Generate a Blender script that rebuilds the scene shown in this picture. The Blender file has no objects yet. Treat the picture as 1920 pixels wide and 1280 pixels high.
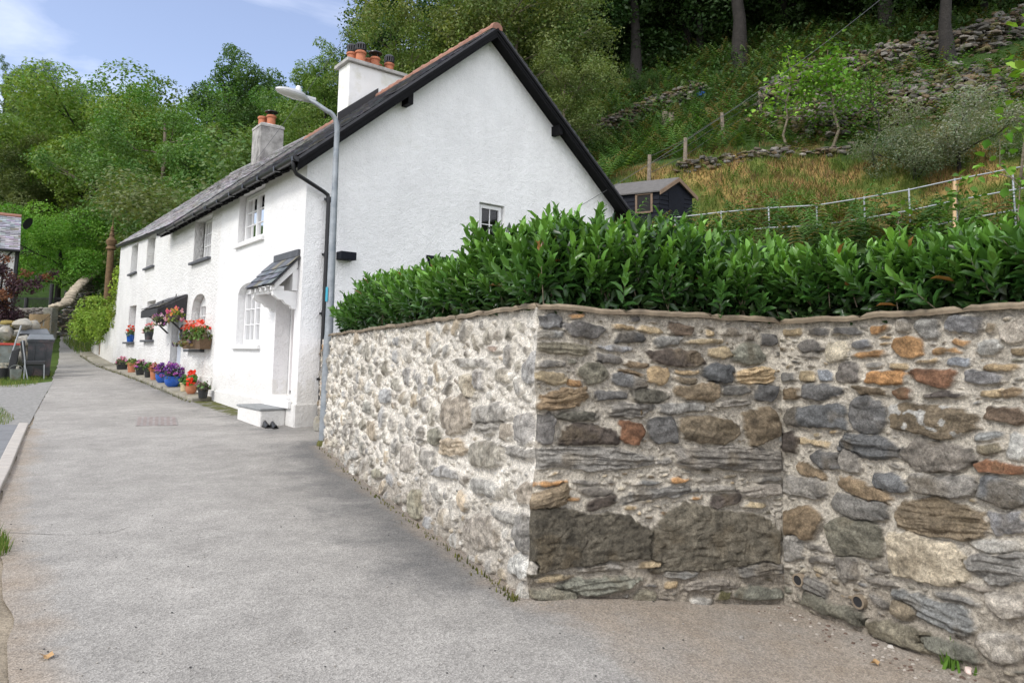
import bpy, math, random
import numpy as np
from mathutils import Matrix, Vector
SC=bpy.context.scene; COL=SC.collection
rng=np.random.default_rng(7); random.seed(7)
V3=lambda *a: np.array(a if len(a)==3 else a[0],dtype=float)
# ------------------------------------------------------------------ camera model (also used to survey positions on real planes)
F=1300.; PITCH=math.radians(6); ROLL=math.radians(0.8); EYE=1.5
PY0=664-F*math.tan(PITCH)
fwd=V3(0,math.cos(PITCH),math.sin(PITCH)); _up=V3(0,-math.sin(PITCH),math.cos(PITCH)); _rt=V3(1,0,0)
rt=_rt*math.cos(ROLL)+_up*math.sin(ROLL); up=_up*math.cos(ROLL)-_rt*math.sin(ROLL)
O=V3(0,0,EYE)
def ray(px,py): return fwd+rt*(px-960)/F-up*(py-PY0)/F
def atz(px,py,z): d=ray(px,py); return O+d*((z-EYE)/d[2])
def aty(px,py,y): d=ray(px,py); return O+d*(y/d[1])
def onp(px,py,p,n): d=ray(px,py); return O+d*(np.dot(p-O,n)/np.dot(d,n))
cam=bpy.data.cameras.new('camera'); co=bpy.data.objects.new('camera',cam); COL.objects.link(co); SC.camera=co
cam.sensor_width=36; cam.lens=36*F/1920; cam.clip_end=2000; cam.clip_start=0.05
cam.shift_y=-(640-PY0)/1920
co.matrix_world=Matrix([[rt[0],up[0],-fwd[0],0],[rt[1],up[1],-fwd[1],0],[rt[2],up[2],-fwd[2],EYE],[0,0,0,1]])
# ------------------------------------------------------------------ noise
_RC={}
def vn(x,y,seed=0):
    x=np.asarray(x,float)+1000; y=np.asarray(y,float)+1000
    seed=int(seed)%997
    if seed not in _RC: _RC[seed]=np.random.default_rng(seed).random((256,256))
    r=_RC[seed]
    xi=np.floor(x).astype(int); yi=np.floor(y).astype(int); fx=x-xi; fy=y-yi
    fx=fx*fx*(3-2*fx); fy=fy*fy*(3-2*fy)
    g=lambda i,j: r[i%256,j%256]
    return ((g(xi,yi)*(1-fx)+g(xi+1,yi)*fx)*(1-fy)+(g(xi,yi+1)*(1-fx)+g(xi+1,yi+1)*fx)*fy)*2-1
def fbm(x,y,seed=0,o=3):
    v=0;a=1
    for k in range(o): v=v+a*vn(x*2**k,y*2**k,seed+k); a*=.5
    return v/1.75
def sst(a,b,x):
    t=np.clip((x-a)/(b-a),0,1); return t*t*(3-2*t)
# ------------------------------------------------------------------ materials
MATS={}
def nodes(name):
    m=bpy.data.materials.new(name); m.use_nodes=True; nt=m.node_tree; b=nt.nodes['Principled BSDF']; MATS[name]=m
    return m,nt,b
def N(nt,t,**k):
    n=nt.nodes.new(t)
    for a,v in k.items():
        if a in n.inputs: n.inputs[a].default_value=v
        else: setattr(n,a,v)
    return n
def noise(nt,co_,scale,detail=4,rough=.6,dist=0):
    n=N(nt,'ShaderNodeTexNoise'); n.inputs['Scale'].default_value=scale; n.inputs['Detail'].default_value=detail
    n.inputs['Roughness'].default_value=rough; n.inputs['Distortion'].default_value=dist
    nt.links.new(co_,n.inputs['Vector']); return n.outputs['Fac']
def ramp(nt,fac,stops):
    r=N(nt,'ShaderNodeValToRGB'); e=r.color_ramp.elements
    while len(e)<len(stops): e.new(.5)
    for i,(p,c) in enumerate(stops):
        e[i].position=p; e[i].color=(c,c,c,1) if isinstance(c,(int,float)) else (*c,1)
    nt.links.new(fac,r.inputs['Fac']); return r.outputs['Color']
def mix(nt,fac,a,b,mode='MIX'):
    m=N(nt,'ShaderNodeMix',data_type='RGBA',blend_type=mode)
    for i,v in ((0,fac),(6,a),(7,b)):
        if isinstance(v,(int,float)): m.inputs[i].default_value=v if i==0 else (v,v,v,1)
        elif isinstance(v,tuple): m.inputs[i].default_value=(*v,1)
        else: nt.links.new(v,m.inputs[i])
    return m.outputs[2]
def bumpn(nt,b,h,strength,dist,prev=None):
    n=N(nt,'ShaderNodeBump'); n.inputs['Strength'].default_value=strength; n.inputs['Distance'].default_value=dist
    nt.links.new(h,n.inputs['Height'])
    if prev is not None: nt.links.new(prev,n.inputs['Normal'])
    nt.links.new(n.outputs['Normal'],b.inputs['Normal']); return n.outputs['Normal']
def M(name,col,rough=.7,var=.15,vs=6,bump=0,bs=60,bd=.01,metal=0,spec=.5,attr=False,objcol=False,stain=None,ss=1.2):
    m,nt,b=nodes(name); tc=N(nt,'ShaderNodeTexCoord').outputs['Object']
    base=tuple(col)
    if attr:
        a=N(nt,'ShaderNodeAttribute',attribute_name='Col'); base=a.outputs['Color']
    if objcol:
        oi=N(nt,'ShaderNodeObjectInfo'); base=mix(nt,1.,base,oi.outputs['Color'],'MULTIPLY')
    c=base
    if var: c=mix(nt,1.,c,ramp(nt,noise(nt,tc,vs,5),[(.3,1-var),(.7,1+var)]),'MULTIPLY')
    if stain: c=mix(nt,ramp(nt,noise(nt,tc,ss,6,.65),[(.5,0.),(.72,1.)]),c,tuple(stain))
    if isinstance(c,tuple): b.inputs['Base Color'].default_value=(*c,1)
    else: nt.links.new(c,b.inputs['Base Color'])
    b.inputs['Roughness'].default_value=rough; b.inputs['Metallic'].default_value=metal; b.inputs['Specular IOR Level'].default_value=spec
    if bump: bumpn(nt,b,noise(nt,tc,bs,5,.6),bump,bd)
    return m
def leafmat(name,rough=.45,trans=.35,spec=.4,objcol=False):
    m,nt,b=nodes(name); a=N(nt,'ShaderNodeAttribute',attribute_name='Col').outputs['Color']
    if objcol: a=mix(nt,1.,a,N(nt,'ShaderNodeObjectInfo').outputs['Color'],'MULTIPLY')
    nt.links.new(a,b.inputs['Base Color']); b.inputs['Roughness'].default_value=rough; b.inputs['Specular IOR Level'].default_value=spec
    t=N(nt,'ShaderNodeBsdfTranslucent'); nt.links.new(mix(nt,1.,a,(1.3,1.35,.6),'MULTIPLY'),t.inputs['Color'])
    ms=N(nt,'ShaderNodeMixShader'); ms.inputs[0].default_value=trans
    nt.links.new(b.outputs[0],ms.inputs[1]); nt.links.new(t.outputs[0],ms.inputs[2])
    nt.links.new(ms.outputs[0],nt.nodes['Material Output'].inputs['Surface']); return m
M('black_paint',(.006,.006,.007),.6,.3,8,.2,30,spec=.12)
M('gutter_black',(.012,.012,.014),.35,.1,8)
M('white_paint',(.78,.78,.77),.45,.04,4)
M('upvc',(.8,.8,.8),.3,.02,4)
M('slate',(.10,.10,.115),.55,.35,3,.5,25,.01,attr=True)
M('slate_far',(.24,.235,.24),.7,.3,6,.4,40)
M('slate_sill',(.075,.08,.09),.6,.25,6,.4,40)
M('clay',(.42,.15,.075),.75,.25,9,.4,50)
M('ridge_clay',(.30,.145,.10),.8,.3,6,.5,40,stain=(.12,.10,.08),ss=3)
M('terracotta',(.44,.17,.085),.75,.15,10,.2,60)
M('blue_glaze',(.02,.10,.42),.15,.15,6,spec=.6)
M('black_plastic',(.02,.021,.022),.4,.15,8)
M('cream_pot',(.55,.45,.27),.7,.1,8)
M('galvanised',(.26,.285,.305),.5,.22,7,.15,40,metal=.3,stain=(.15,.18,.21),ss=4)
M('galv_rail',(.36,.38,.40),.45,.15,7,metal=.4)
M('lamp_grey',(.42,.43,.44),.4,.08,6,metal=.2)
M('lens',(.55,.56,.55),.12,.05,6,spec=.7)
M('sticker',(.03,.30,.42),.4,.05,6)
M('door_pink',(.66,.60,.60),.45,.04,5)
M('door_grey',(.50,.54,.60),.45,.05,5)
M('brass',(.45,.3,.1),.3,.1,5,metal=.9)
M('rust',(.14,.085,.04),.85,.35,8,.5,30)
M('timber_pale',(.55,.38,.21),.7,.15,5,.2,30)
M('shed_paint',(.010,.012,.018),.7,.2,4,.3,30,spec=.15)
M('shed_felt',(.12,.115,.11),.9,.15,8,.3,50)
M('shed_frame',(.19,.13,.085),.7,.2,6)
M('post_wood',(.20,.165,.125),.85,.3,12,.6,40)
M('bark',(.02,.017,.014),.9,.4,3,.9,12,.06)
M('bark_pale',(.17,.14,.10),.9,.35,3,.9,12,.05)
M('bin_grey',(.045,.05,.055),.5,.3,5,.2,30,stain=(.16,.10,.10),ss=2.4)
M('bin_lid',(.15,.165,.18),.45,.1,5)
M('stone_grey',(.30,.29,.25),.85,.35,6,.8,14,.03,stain=(.20,.14,.05),ss=3)
M('stone_moss',(.22,.17,.05),.9,.4,6,.8,14,.03)
M('dry_stone',(.26,.23,.18),.9,.25,5,.7,20,.02,attr=True)
M('kerb_concrete',(.40,.37,.33),.9,.12,8,.3,90)
M('paving',(.28,.26,.21),.9,.3,3,.4,60,stain=(.12,.11,.05),ss=1.5)
M('moss',(.09,.09,.02),.95,.4,10,.8,60)
M('iron',(.02,.02,.022),.6,.2,6)
M('wire',(.05,.05,.055),.6,0)
M('cable',(.09,.095,.10),.6,0)
M('blue_plastic',(.02,.12,.45),.5,.1,6)
M('coal',(.015,.015,.016),.8,.2,20)
M('curtain',(.62,.62,.6),.9,.12,20)
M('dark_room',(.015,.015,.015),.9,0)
M('wicker',(.12,.075,.04),.85,.4,30,.8,60)
M('step_slate',(.24,.25,.25),.75,.2,6,.4,50)
M('red_paint',(.5,.06,.04),.5,.1,5)
M('steel_dirty',(.22,.24,.22),.6,.35,4,metal=.3,stain=(.16,.1,.05),ss=3)
M('debris',(.4,.33,.28),.9,.3,12,.6,60,attr=True)
M('dry_leaf',(.38,.24,.11),.8,.3,30)
M('chimney_dirty',(.30,.29,.275),.9,.5,2.2,.8,30,.02,stain=(.09,.085,.08),ss=1.7)
M('cap_stone',(.38,.37,.35),.9,.3,5,.5,40)
M('chimney_white',(.76,.76,.74),.85,.05,3,.3,60,.01,stain=(.52,.51,.38),ss=1.)
M('pipe_clay',(.06,.055,.05),.8,.2,10)
leafmat('leaf_hedge',.33,.16,.5); leafmat('leaf_tree',.55,.3,.3,True); leafmat('leaf_flower',.6,.25,.3); leafmat('leaf_grass',.7,.25,.2)
def render_wall(name,col,bs,bd,strength,stain):
    m,nt,b=nodes(name); tc=N(nt,'ShaderNodeTexCoord').outputs['Object']
    c=mix(nt,1.,col,ramp(nt,noise(nt,tc,1.1,6,.65),[(.3,.93),(.6,1.03)]),'MULTIPLY')
    c=mix(nt,ramp(nt,noise(nt,tc,.55,8,.7,.6),[(.55,0.),(.82,.55)]),c,stain)
    n1=noise(nt,tc,bs,4,.55)
    sp=N(nt,'ShaderNodeSeparateXYZ'); nt.links.new(tc,sp.inputs[0]); ad=N(nt,'ShaderNodeMath',operation='MULTIPLY_ADD'); nt.links.new(noise(nt,tc,3.,6,.7),ad.inputs[0]); ad.inputs[1].default_value=-1.5; nt.links.new(sp.outputs['Z'],ad.inputs[2])
    c=mix(nt,ramp(nt,ad.outputs[0],[(-.2,.3),(.08,.0)]),c,(.55,.52,.44))
    mp=N(nt,'ShaderNodeMapping'); mp.inputs['Scale'].default_value=(2.2,2.2,.22); nt.links.new(tc,mp.inputs[0]); c=mix(nt,1.,c,ramp(nt,noise(nt,mp.outputs[0],2.2,5,.6),[(.35,.965),(.55,1.)]),'MULTIPLY')
    c=mix(nt,1.,c,ramp(nt,n1,[(.3,.9),(.5,1.)]),'MULTIPLY')
    nt.links.new(c,b.inputs['Base Color']); b.inputs['Roughness'].default_value=.85; b.inputs['Specular IOR Level'].default_value=.25
    p=bumpn(nt,b,noise(nt,tc,bs*.22,3,.5),.35,.05); bumpn(nt,b,n1,strength,bd,p)
render_wall('render_gable',(.90,.90,.895),38,.028,.65,(.74,.73,.67))
render_wall('render_front',(.75,.75,.745),26,.02,.6,(.78,.77,.72))
render_wall('render_dash',(.74,.735,.715),18,.05,1.,(.62,.59,.50))
def glassmat():
    m,nt,b=nodes('glass'); b.inputs['Base Color'].default_value=(.02,.025,.025,1); b.inputs['Roughness'].default_value=.03
    t=N(nt,'ShaderNodeBsdfTransparent'); t.inputs[0].default_value=(.75,.8,.78,1); g=N(nt,'ShaderNodeBsdfGlossy'); g.inputs['Roughness'].default_value=.03
    fr=N(nt,'ShaderNodeFresnel',IOR=1.6); ms=N(nt,'ShaderNodeMixShader'); nt.links.new(fr.outputs[0],ms.inputs[0])
    nt.links.new(t.outputs[0],ms.inputs[1]); nt.links.new(g.outputs[0],ms.inputs[2]); nt.links.new(ms.outputs[0],nt.nodes['Material Output'].inputs['Surface'])
glassmat()
def stone_mat():
    m,nt,b=nodes('masonry'); tc=N(nt,'ShaderNodeTexCoord').outputs['Object']
    a=N(nt,'ShaderNodeAttribute',attribute_name='Col').outputs['Color']
    c=mix(nt,1.,a,ramp(nt,noise(nt,tc,38,7,.72),[(.28,.62),(.5,1.),(.75,1.4)]),'MULTIPLY')
    c=mix(nt,1.,c,ramp(nt,noise(nt,tc,170,3,.7),[(.25,.75),(.7,1.2)]),'MULTIPLY')
    nt.links.new(c,b.inputs['Base Color']); b.inputs['Roughness'].default_value=.85; b.inputs['Specular IOR Level'].default_value=.3
    cr=noise(nt,tc,16,9,.7,.8); ck=ramp(nt,cr,[(.455,1.),(.495,.55),(.535,1.)]); c=mix(nt,.8,c,ck,'MULTIPLY')
    sp=ramp(nt,noise(nt,tc,75,6,.8),[(.3,.6),(.5,1.),(.7,1.5)]); c=mix(nt,1.,c,sp,'MULTIPLY'); nt.links.new(c,b.inputs['Base Color'])
    p=bumpn(nt,b,noise(nt,tc,50,8,.75),.75,.025); bumpn(nt,b,noise(nt,tc,190,3,.7),.6,.008,p)
stone_mat()
def road_mat():
    m,nt,b=nodes('asphalt'); tc=N(nt,'ShaderNodeTexCoord').outputs['Object']
    at=N(nt,'ShaderNodeAttribute',attribute_name='Col'); sep=N(nt,'ShaderNodeSeparateColor'); nt.links.new(at.outputs['Color'],sep.inputs[0])
    big=noise(nt,tc,.55,6,.6,.4); mid=noise(nt,tc,3.2,5,.65)
    c=ramp(nt,big,[(.3,(.255,.243,.222)),(.55,(.32,.306,.28)),(.75,(.365,.348,.318))])
    c=mix(nt,1.,c,ramp(nt,mid,[(.3,.85),(.7,1.13)]),'MULTIPLY')
    # darker tone close to the stone wall and cottage front (G channel)
    def mask(ch,lo,hi,sc=2.):
        ad=N(nt,'ShaderNodeMath',operation='ADD'); nt.links.new(sep.outputs[ch],ad.inputs[0])
        mm=N(nt,'ShaderNodeMath',operation='MULTIPLY_ADD'); nt.links.new(noise(nt,tc,sc,6,.68,.3),mm.inputs[0]); mm.inputs[1].default_value=1.1; mm.inputs[2].default_value=-.55
        nt.links.new(mm.outputs[0],ad.inputs[1]); return ramp(nt,ad.outputs[0],[(lo,0.),(hi,1.)])
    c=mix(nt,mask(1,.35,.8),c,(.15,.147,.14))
    c=mix(nt,mask(0,.3,.85),c,mix(nt,noise(nt,tc,6,5),(.21,.17,.13),(.37,.32,.26)))
    c=mix(nt,mask(2,.45,.65,5),c,(.085,.09,.02))
    sp=noise(nt,tc,150,3,.75); vo=N(nt,'ShaderNodeTexVoronoi'); vo.inputs['Scale'].default_value=95; nt.links.new(tc,vo.inputs['Vector'])
    c=mix(nt,1.,c,ramp(nt,sp,[(.28,.6),(.5,1.),(.70,1.4)]),'MULTIPLY')
    c=mix(nt,1.,c,ramp(nt,vo.outputs['Color'],[(.1,.7),(.9,1.25)]),'MULTIPLY')
    nt.links.new(c,b.inputs['Base Color']); b.inputs['Roughness'].default_value=.9; b.inputs['Specular IOR Level'].default_value=.25
    p=bumpn(nt,b,vo.outputs['Distance'],.6,.006); bumpn(nt,b,sp,.5,.006,p)
road_mat()
def ground_mat(name):
    m,nt,b=nodes(name); tc=N(nt,'ShaderNodeTexCoord').outputs['Object']
    a=N(nt,'ShaderNodeAttribute',attribute_name='Col').outputs['Color']
    c=mix(nt,1.,a,ramp(nt,noise(nt,tc,1.3,8,.7),[(.3,.6),(.7,1.35)]),'MULTIPLY')
    c=mix(nt,1.,c,ramp(nt,noise(nt,tc,40,5,.7),[(.3,.7),(.7,1.3)]),'MULTIPLY')
    nt.links.new(c,b.inputs['Base Color']); b.inputs['Roughness'].default_value=.95; b.inputs['Specular IOR Level'].default_value=.1
    bumpn(nt,b,noise(nt,tc,25,6,.7),.8,.04)
ground_mat('ground_mat')
# ------------------------------------------------------------------ mesh building
def tagp(o,label=None,cat=None,group=None,kind=None):
    for k,v in (('label',label),('category',cat),('group',group),('kind',kind)):
        if v: o[k]=v
    return o
def thing(name,label,cat,loc,rotz=0,group=None,kind=None):
    o=bpy.data.objects.new(name,None); COL.objects.link(o); o.empty_display_size=.2
    o.location=tuple(float(v) for v in loc); o.rotation_euler=(0,0,rotz)
    return tagp(o,label,cat,group,kind)
def rootmat(o):
    while o.parent: o=o.parent
    return Matrix.Translation(o.location)@Matrix.Rotation(o.rotation_euler.z,4,'Z')
class MB:
    def __init__(s): s.v=[];s.f=[];s.c=[];s.n=0
    def add(s,V,Fs,col=None):
        V=np.asarray(V,float).reshape(-1,3); s.v.append(V)
        for f in Fs: s.f.append([int(i)+s.n for i in f])
        s.c+= [col]*len(V); s.n+=len(V); return s
    def hexa(s,P,col=None):   # P: 4 bottom (ccw seen from above) + 4 top
        return s.add(P,[(3,2,1,0),(4,5,6,7),(0,1,5,4),(1,2,6,5),(2,3,7,6),(3,0,4,7)],col)
    def box(s,c,e,ax=None,col=None):   # center, full extents, axes
        c=V3(c); X,Y,Z=ax if ax else (V3(1,0,0),V3(0,1,0),V3(0,0,1)); a,b,d=[q/2 for q in e]
        P=[c+X*i*a+Y*j*b+Z*k*d for k in(-1,1) for (i,j) in((-1,-1),(1,-1),(1,1),(-1,1))]
        return s.hexa(P,col)
    def tube(s,path,r,n=8,cap=True,col=None):
        path=[V3(p) for p in path]; R=r if hasattr(r,'__len__') else [r]*len(path)
        V=[];pu=None
        for i,p in enumerate(path):
            t=path[min(i+1,len(path)-1)]-path[max(i-1,0)]; t=t/(np.linalg.norm(t)+1e-9)
            if pu is None: pu=np.cross(t,V3(0,0,1) if abs(t[2])<.9 else V3(1,0,0))
            pu=pu-t*np.dot(pu,t); pu/=np.linalg.norm(pu)+1e-9; w=np.cross(t,pu)
            for k in range(n): a=2*math.pi*k/n; V.append(p+(pu*math.cos(a)+w*math.sin(a))*R[i])
        Fs=[(i*n+k,i*n+(k+1)%n,(i+1)*n+(k+1)%n,(i+1)*n+k) for i in range(len(path)-1) for k in range(n)]
        if cap: Fs+=[tuple(range(n))[::-1],tuple((len(path)-1)*n+k for k in range(n))]
        return s.add(V,Fs,col)
    def lathe(s,prof,base,n=16,col=None,cap=True,sx=1):
        b=V3(base); V=[b+V3(r*math.cos(2*math.pi*k/n)*sx,r*math.sin(2*math.pi*k/n),z) for r,z in prof for k in range(n)]
        Fs=[(i*n+k,i*n+(k+1)%n,(i+1)*n+(k+1)%n,(i+1)*n+k) for i in range(len(prof)-1) for k in range(n)]
        if cap: Fs+=[tuple(range(n))[::-1],tuple((len(prof)-1)*n+k for k in range(n))]
        return s.add(V,Fs,col)
    def rock(s,c,size,seed,col=None,ax=0,flat=1.):
        r=np.random.default_rng(seed); n1,n2=(9,14) if max(size)>.28 else (4,7); V=[];c=V3(c); PL=[]
        for _ in range(16): q=r.normal(size=3); PL.append((q/np.linalg.norm(q),r.uniform(.72,.98)))
        PL+=[(V3(*q),.95) for q in ((0,0,1),(0,0,-1),(1,0,0),(-1,0,0),(0,1,0),(0,-1,0))]
        ca,sa=math.cos(ax),math.sin(ax)
        for i in range(n1+1):
            th=math.pi*i/n1
            for k in range(n2):
                ph=2*math.pi*k/n2; d=V3(math.sin(th)*math.cos(ph),math.sin(th)*math.sin(ph),math.cos(th))
                pl=min(pk/max(.05,float(np.dot(d,nk))) for nk,pk in PL if np.dot(d,nk)>.05); d=d*min(1.12,pl)*(1+.05*(r.random()-.5)); d=d*V3(size)/2
                V.append(c+V3(d[0]*ca-d[1]*sa,d[0]*sa+d[1]*ca,d[2]))
        Fs=[(i*n2+k,(i+1)*n2+k,(i+1)*n2+(k+1)%n2,i*n2+(k+1)%n2) for i in range(n1) for k in range(n2)]
        return s.add(V,Fs,col)
def _slab(s,c,size,r,col=None,tilt=.3):
    k=r.integers(5,8); X=V3(r.normal(),r.normal()*.6,0); X/=np.linalg.norm(X); Z=V3(r.normal()*tilt,r.normal()*tilt-tilt*.9,1); Z-=X*np.dot(X,Z); Z/=np.linalg.norm(Z); Y=np.cross(Z,X); a0=r.random()*6; V=[]
    A=np.sort(r.random(k)*.6+np.arange(k))*2*math.pi/k+a0
    for z,g in ((-.5,.9),(.0,1.05),(.5,.86)):
        for a in A: V.append(V3(c)+X*math.cos(a)*size[0]/2*g*(1+.1*r.normal())+Y*math.sin(a)*size[1]/2*g*(1+.1*r.normal())+Z*size[2]*(z+.12*r.normal()))
    return s.add(V,[tuple(range(k))[::-1],tuple(range(2*k,3*k))]+[(i*k+j,i*k+(j+1)%k,(i+1)*k+(j+1)%k,(i+1)*k+j) for i in range(2) for j in range(k)],col)
MB.slab=_slab
def mk(name,mb,mat,parent=None,smooth=False,bevel=0,**tags):
    V=np.concatenate(mb.v); me=bpy.data.meshes.new(name); me.from_pydata(V.tolist(),[],mb.f)
    if any(c is not None for c in mb.c):
        at=me.color_attributes.new('Col','FLOAT_COLOR','POINT'); cc=np.ones((len(V),4)); cc[:,:3]=[c if c is not None else (1,1,1) for c in mb.c]
        at.data.foreach_set('color',cc.ravel())
    return fin(name,me,mat,parent,smooth,bevel,tags)
def fin(name,me,mat,parent,smooth,bevel,tags):
    me.materials.append(MATS[mat]); me.validate()
    if parent is not None: me.transform(rootmat(parent).inverted())
    if smooth:
        me.polygons.foreach_set('use_smooth',[True]*len(me.polygons))
        if smooth!='all': me.set_sharp_from_angle(angle=math.radians(40))
    o=bpy.data.objects.new(name,me); COL.objects.link(o); o.parent=parent
    if bevel:
        bm=o.modifiers.new('b','BEVEL'); bm.width=bevel; bm.segments=2; bm.limit_method='ANGLE'
    tagp(o,tags.get('label'),tags.get('cat'),tags.get('group'),tags.get('kind')); return o
def npmk(name,V,Fc,mat,parent=None,col=None,smooth=False,**tags):
    me=bpy.data.meshes.new(name); V=np.ascontiguousarray(V,dtype=np.float32); Fc=np.ascontiguousarray(Fc,dtype=np.int32); k=Fc.shape[1]
    me.vertices.add(len(V)); me.vertices.foreach_set('co',V.ravel()); me.loops.add(Fc.size); me.loops.foreach_set('vertex_index',Fc.ravel())
    me.polygons.add(len(Fc)); me.polygons.foreach_set('loop_start',np.arange(0,Fc.size,k,dtype=np.int32)); me.polygons.foreach_set('loop_total',np.full(len(Fc),k,dtype=np.int32))
    me.update(calc_edges=True)
    if col is not None:
        at=me.color_attributes.new('Col','FLOAT_COLOR','POINT'); cc=np.ones((len(V),4),np.float32); cc[:,:3]=col; at.data.foreach_set('color',cc.ravel())
    return fin(name,me,mat,parent,'all' if smooth else False,0,tags)
def grid_faces(nx,ny,keep=None):
    i,j=np.meshgrid(np.arange(nx-1),np.arange(ny-1),indexing='ij'); a=(i*ny+j)
    Fq=np.stack([a,a+ny,a+ny+1,a+1],-1).reshape(-1,4)
    return Fq if keep is None else Fq[keep.reshape(-1)]
def compact(V,Fc,col=None):
    u=np.unique(Fc); m=np.full(len(V),-1); m[u]=np.arange(len(u)); return V[u],m[Fc],(None if col is None else col[u])
def scatter(PV,PF,pos,X,Y,Z,sc,col):
    """copies of a small prototype: pos(N,3), axes(N,3 each), scale(N), col(N,3)"""
    n=len(pos); k=len(PV); A=np.stack([X,Y,Z],-1)*np.asarray(sc).reshape(-1,1,1)
    V=np.einsum('nij,kj->nki',A,PV)+pos[:,None,:]
    Fc=(PF[None]+(np.arange(n)*k)[:,None,None]).reshape(-1,PF.shape[1])
    return V.reshape(-1,3),Fc,np.repeat(col,k,0)
def frames(Zd,rg,spin=None):
    Zd=Zd/np.linalg.norm(Zd,axis=1,keepdims=True); r=rg.normal(size=Zd.shape); X=np.cross(r,Zd); X/=np.linalg.norm(X,axis=1,keepdims=True)+1e-9
    return X,np.cross(Zd,X),Zd
# ------------------------------------------------------------------ ground
KY=[-40,0,8.6,10,11.2,12.7,16.6,21.2,27.3,31.8,36,40,45,50,60,400]; KZ=[0,0,0,.075,.11,.12,.29,.56,.80,1.21,1.75,2.45,3.7,4.6,5,5]
_yy=np.linspace(-40,400,4401); _zz=np.interp(_yy,KY,KZ); _k=np.ones(15)/15; _zs=np.convolve(np.pad(_zz,7,'edge'),_k,'valid')
def zg(x,y):
    return np.interp(y,_yy,_zs)-.1*sst(.3,1.8,np.asarray(x,float))*(1-sst(6,8,np.asarray(y,float)))
def gp(px,py,dz=0):     # point of the ground seen at a place of the survey
    z=0
    for _ in range(30):
        p=atz(px,py,z); z=.5*z+.5*float(zg(p[0],p[1]))
    p[2]=z+dz; return p
# cottage frame
C0=atz(554,803,.12); C0[2]=0
U=V3(-.622,.783,0); U/=np.linalg.norm(U); S=V3(U[1],-U[0],0); ZZ=V3(0,0,1)
def W(t,s,z): return C0+U*t+S*s+ZZ*z
def fr(px,py,off=0): p=onp(px,py,C0-S*off,-S); return float(np.dot(p-C0,U)),float(p[2])
def ga(px,py,off=0): p=onp(px,py,C0-U*off,-U); return float(np.dot(p-C0,S)),float(p[2])
# retaining wall corners (top / bottom)
P0t,P0b=V3(-2.72,10.5,1.735),V3(-2.75,10.46,-.1)
P1t,P1b=V3(.18,4.438,1.80),V3(.125,4.42,-.1)
P2t,P2b=V3(1.838,4.75,1.735),V3(1.80,4.70,-.25)
P3t,P3b=V3(3.25,2.30,1.79),V3(3.20,2.28,-.25)
WL=[P0t[:2],P1t[:2],P2t[:2],P3t[:2]]
def side(p,a,b): return (b[0]-a[0])*(p[...,1]-a[1])-(b[1]-a[1])*(p[...,0]-a[0])
def distseg(p,a,b):
    d=b-a; t=np.clip(((p-a)@d)/(d@d),0,1); return np.linalg.norm(p-(a+t[...,None]*d),axis=-1)
def axis_grid(x0,x1,y0,y1,fine,fx,fy,coarse):
    def ax(a,b,f0,f1):
        return np.unique(np.round(np.concatenate([np.arange(a,f0,coarse),np.arange(f0,f1,fine),np.arange(f1,b+.1,coarse)]),3))
    return ax(x0,x1,*fx),ax(y0,y1,*fy)
gx,gy=axis_grid(-400,400,-60,500,.25,(-14,7),(0,46),10)
GX,GY=np.meshgrid(gx,gy,indexing='ij'); GZ=zg(GX,GY)
gc=np.ones(GX.shape+(3,))*V3(.33,.28,.21)
nz=fbm(GX*.8,GY*.8,3)
leftg=(GX<-11)|(GY>30); gc[leftg]=V3(.07,.11,.025)
npmk('ground',np.stack([GX,GY,GZ],-1).reshape(-1,3),grid_faces(len(gx),len(gy)),'ground_mat',None,gc.reshape(-1,3),True,kind='structure')
# road sheet
left_px=[(20,1290),(14,1180),(4,1100),(-6,1020),(-10,960),(6,905),(30,850),(52,803),(70,770),(84,740),(98,712),(108,690),(110,668),(104,650),(96,634),(92,624)]
LE=np.array([gp(*q)[:2] for q in left_px]); LE=LE[np.argsort(LE[:,1])]
LE=np.vstack([[LE[0,0]-.05,-6],LE,[-33.5,46]])
RE=np.array([[3.6,-6],[3.6,12.4],[-3.3,12.8],*(W(t,.15,0)[:2] for t in (0.6,10,19,25)),*(gp(q,r)[:2] for q,r in ((163,645),(166,628),(160,612)))])
ys=np.unique(np.concatenate([np.arange(-6,13,.1),np.arange(13,46,.25)])); nc=80
xl=np.interp(ys,LE[:,1],LE[:,0]); o_=np.argsort(RE[:,1],kind='stable'); xr=np.interp(ys,RE[o_,1],RE[o_,0])
xl=xl+.05*vn(ys*3,ys*0,5)
tt=np.linspace(0,1,nc); RX=xl[:,None]*(1-tt)+xr[:,None]*tt; RY=np.repeat(ys[:,None],nc,1); RZ=zg(RX,RY)+.012
pp=np.stack([RX,RY],-1)
dw=np.minimum.reduce([distseg(pp,WL[i],WL[i+1]) for i in range(3)])
dleft=RX-xl[:,None]
dfront=distseg(pp,W(0,0,0)[:2],W(25,0,0)[:2])
fore=np.clip(side(pp,gp(985,1140)[:2],gp(1130,1290)[:2])*0,0,1)
a_,b_=gp(985,1140)[:2],gp(1150,1290)[:2]; sd=side(pp,a_,b_)/np.linalg.norm(b_-a_)
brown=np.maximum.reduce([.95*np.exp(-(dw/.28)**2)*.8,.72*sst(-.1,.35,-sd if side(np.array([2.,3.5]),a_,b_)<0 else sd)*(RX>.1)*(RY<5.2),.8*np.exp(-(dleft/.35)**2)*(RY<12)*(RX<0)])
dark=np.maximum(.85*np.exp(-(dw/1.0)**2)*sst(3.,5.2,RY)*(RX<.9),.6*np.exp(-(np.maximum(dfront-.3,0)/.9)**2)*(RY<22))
moss=.62*np.exp(-(np.maximum(dfront-.42,0)/.14)**2)*(RY<27)*(RY>14)
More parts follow.
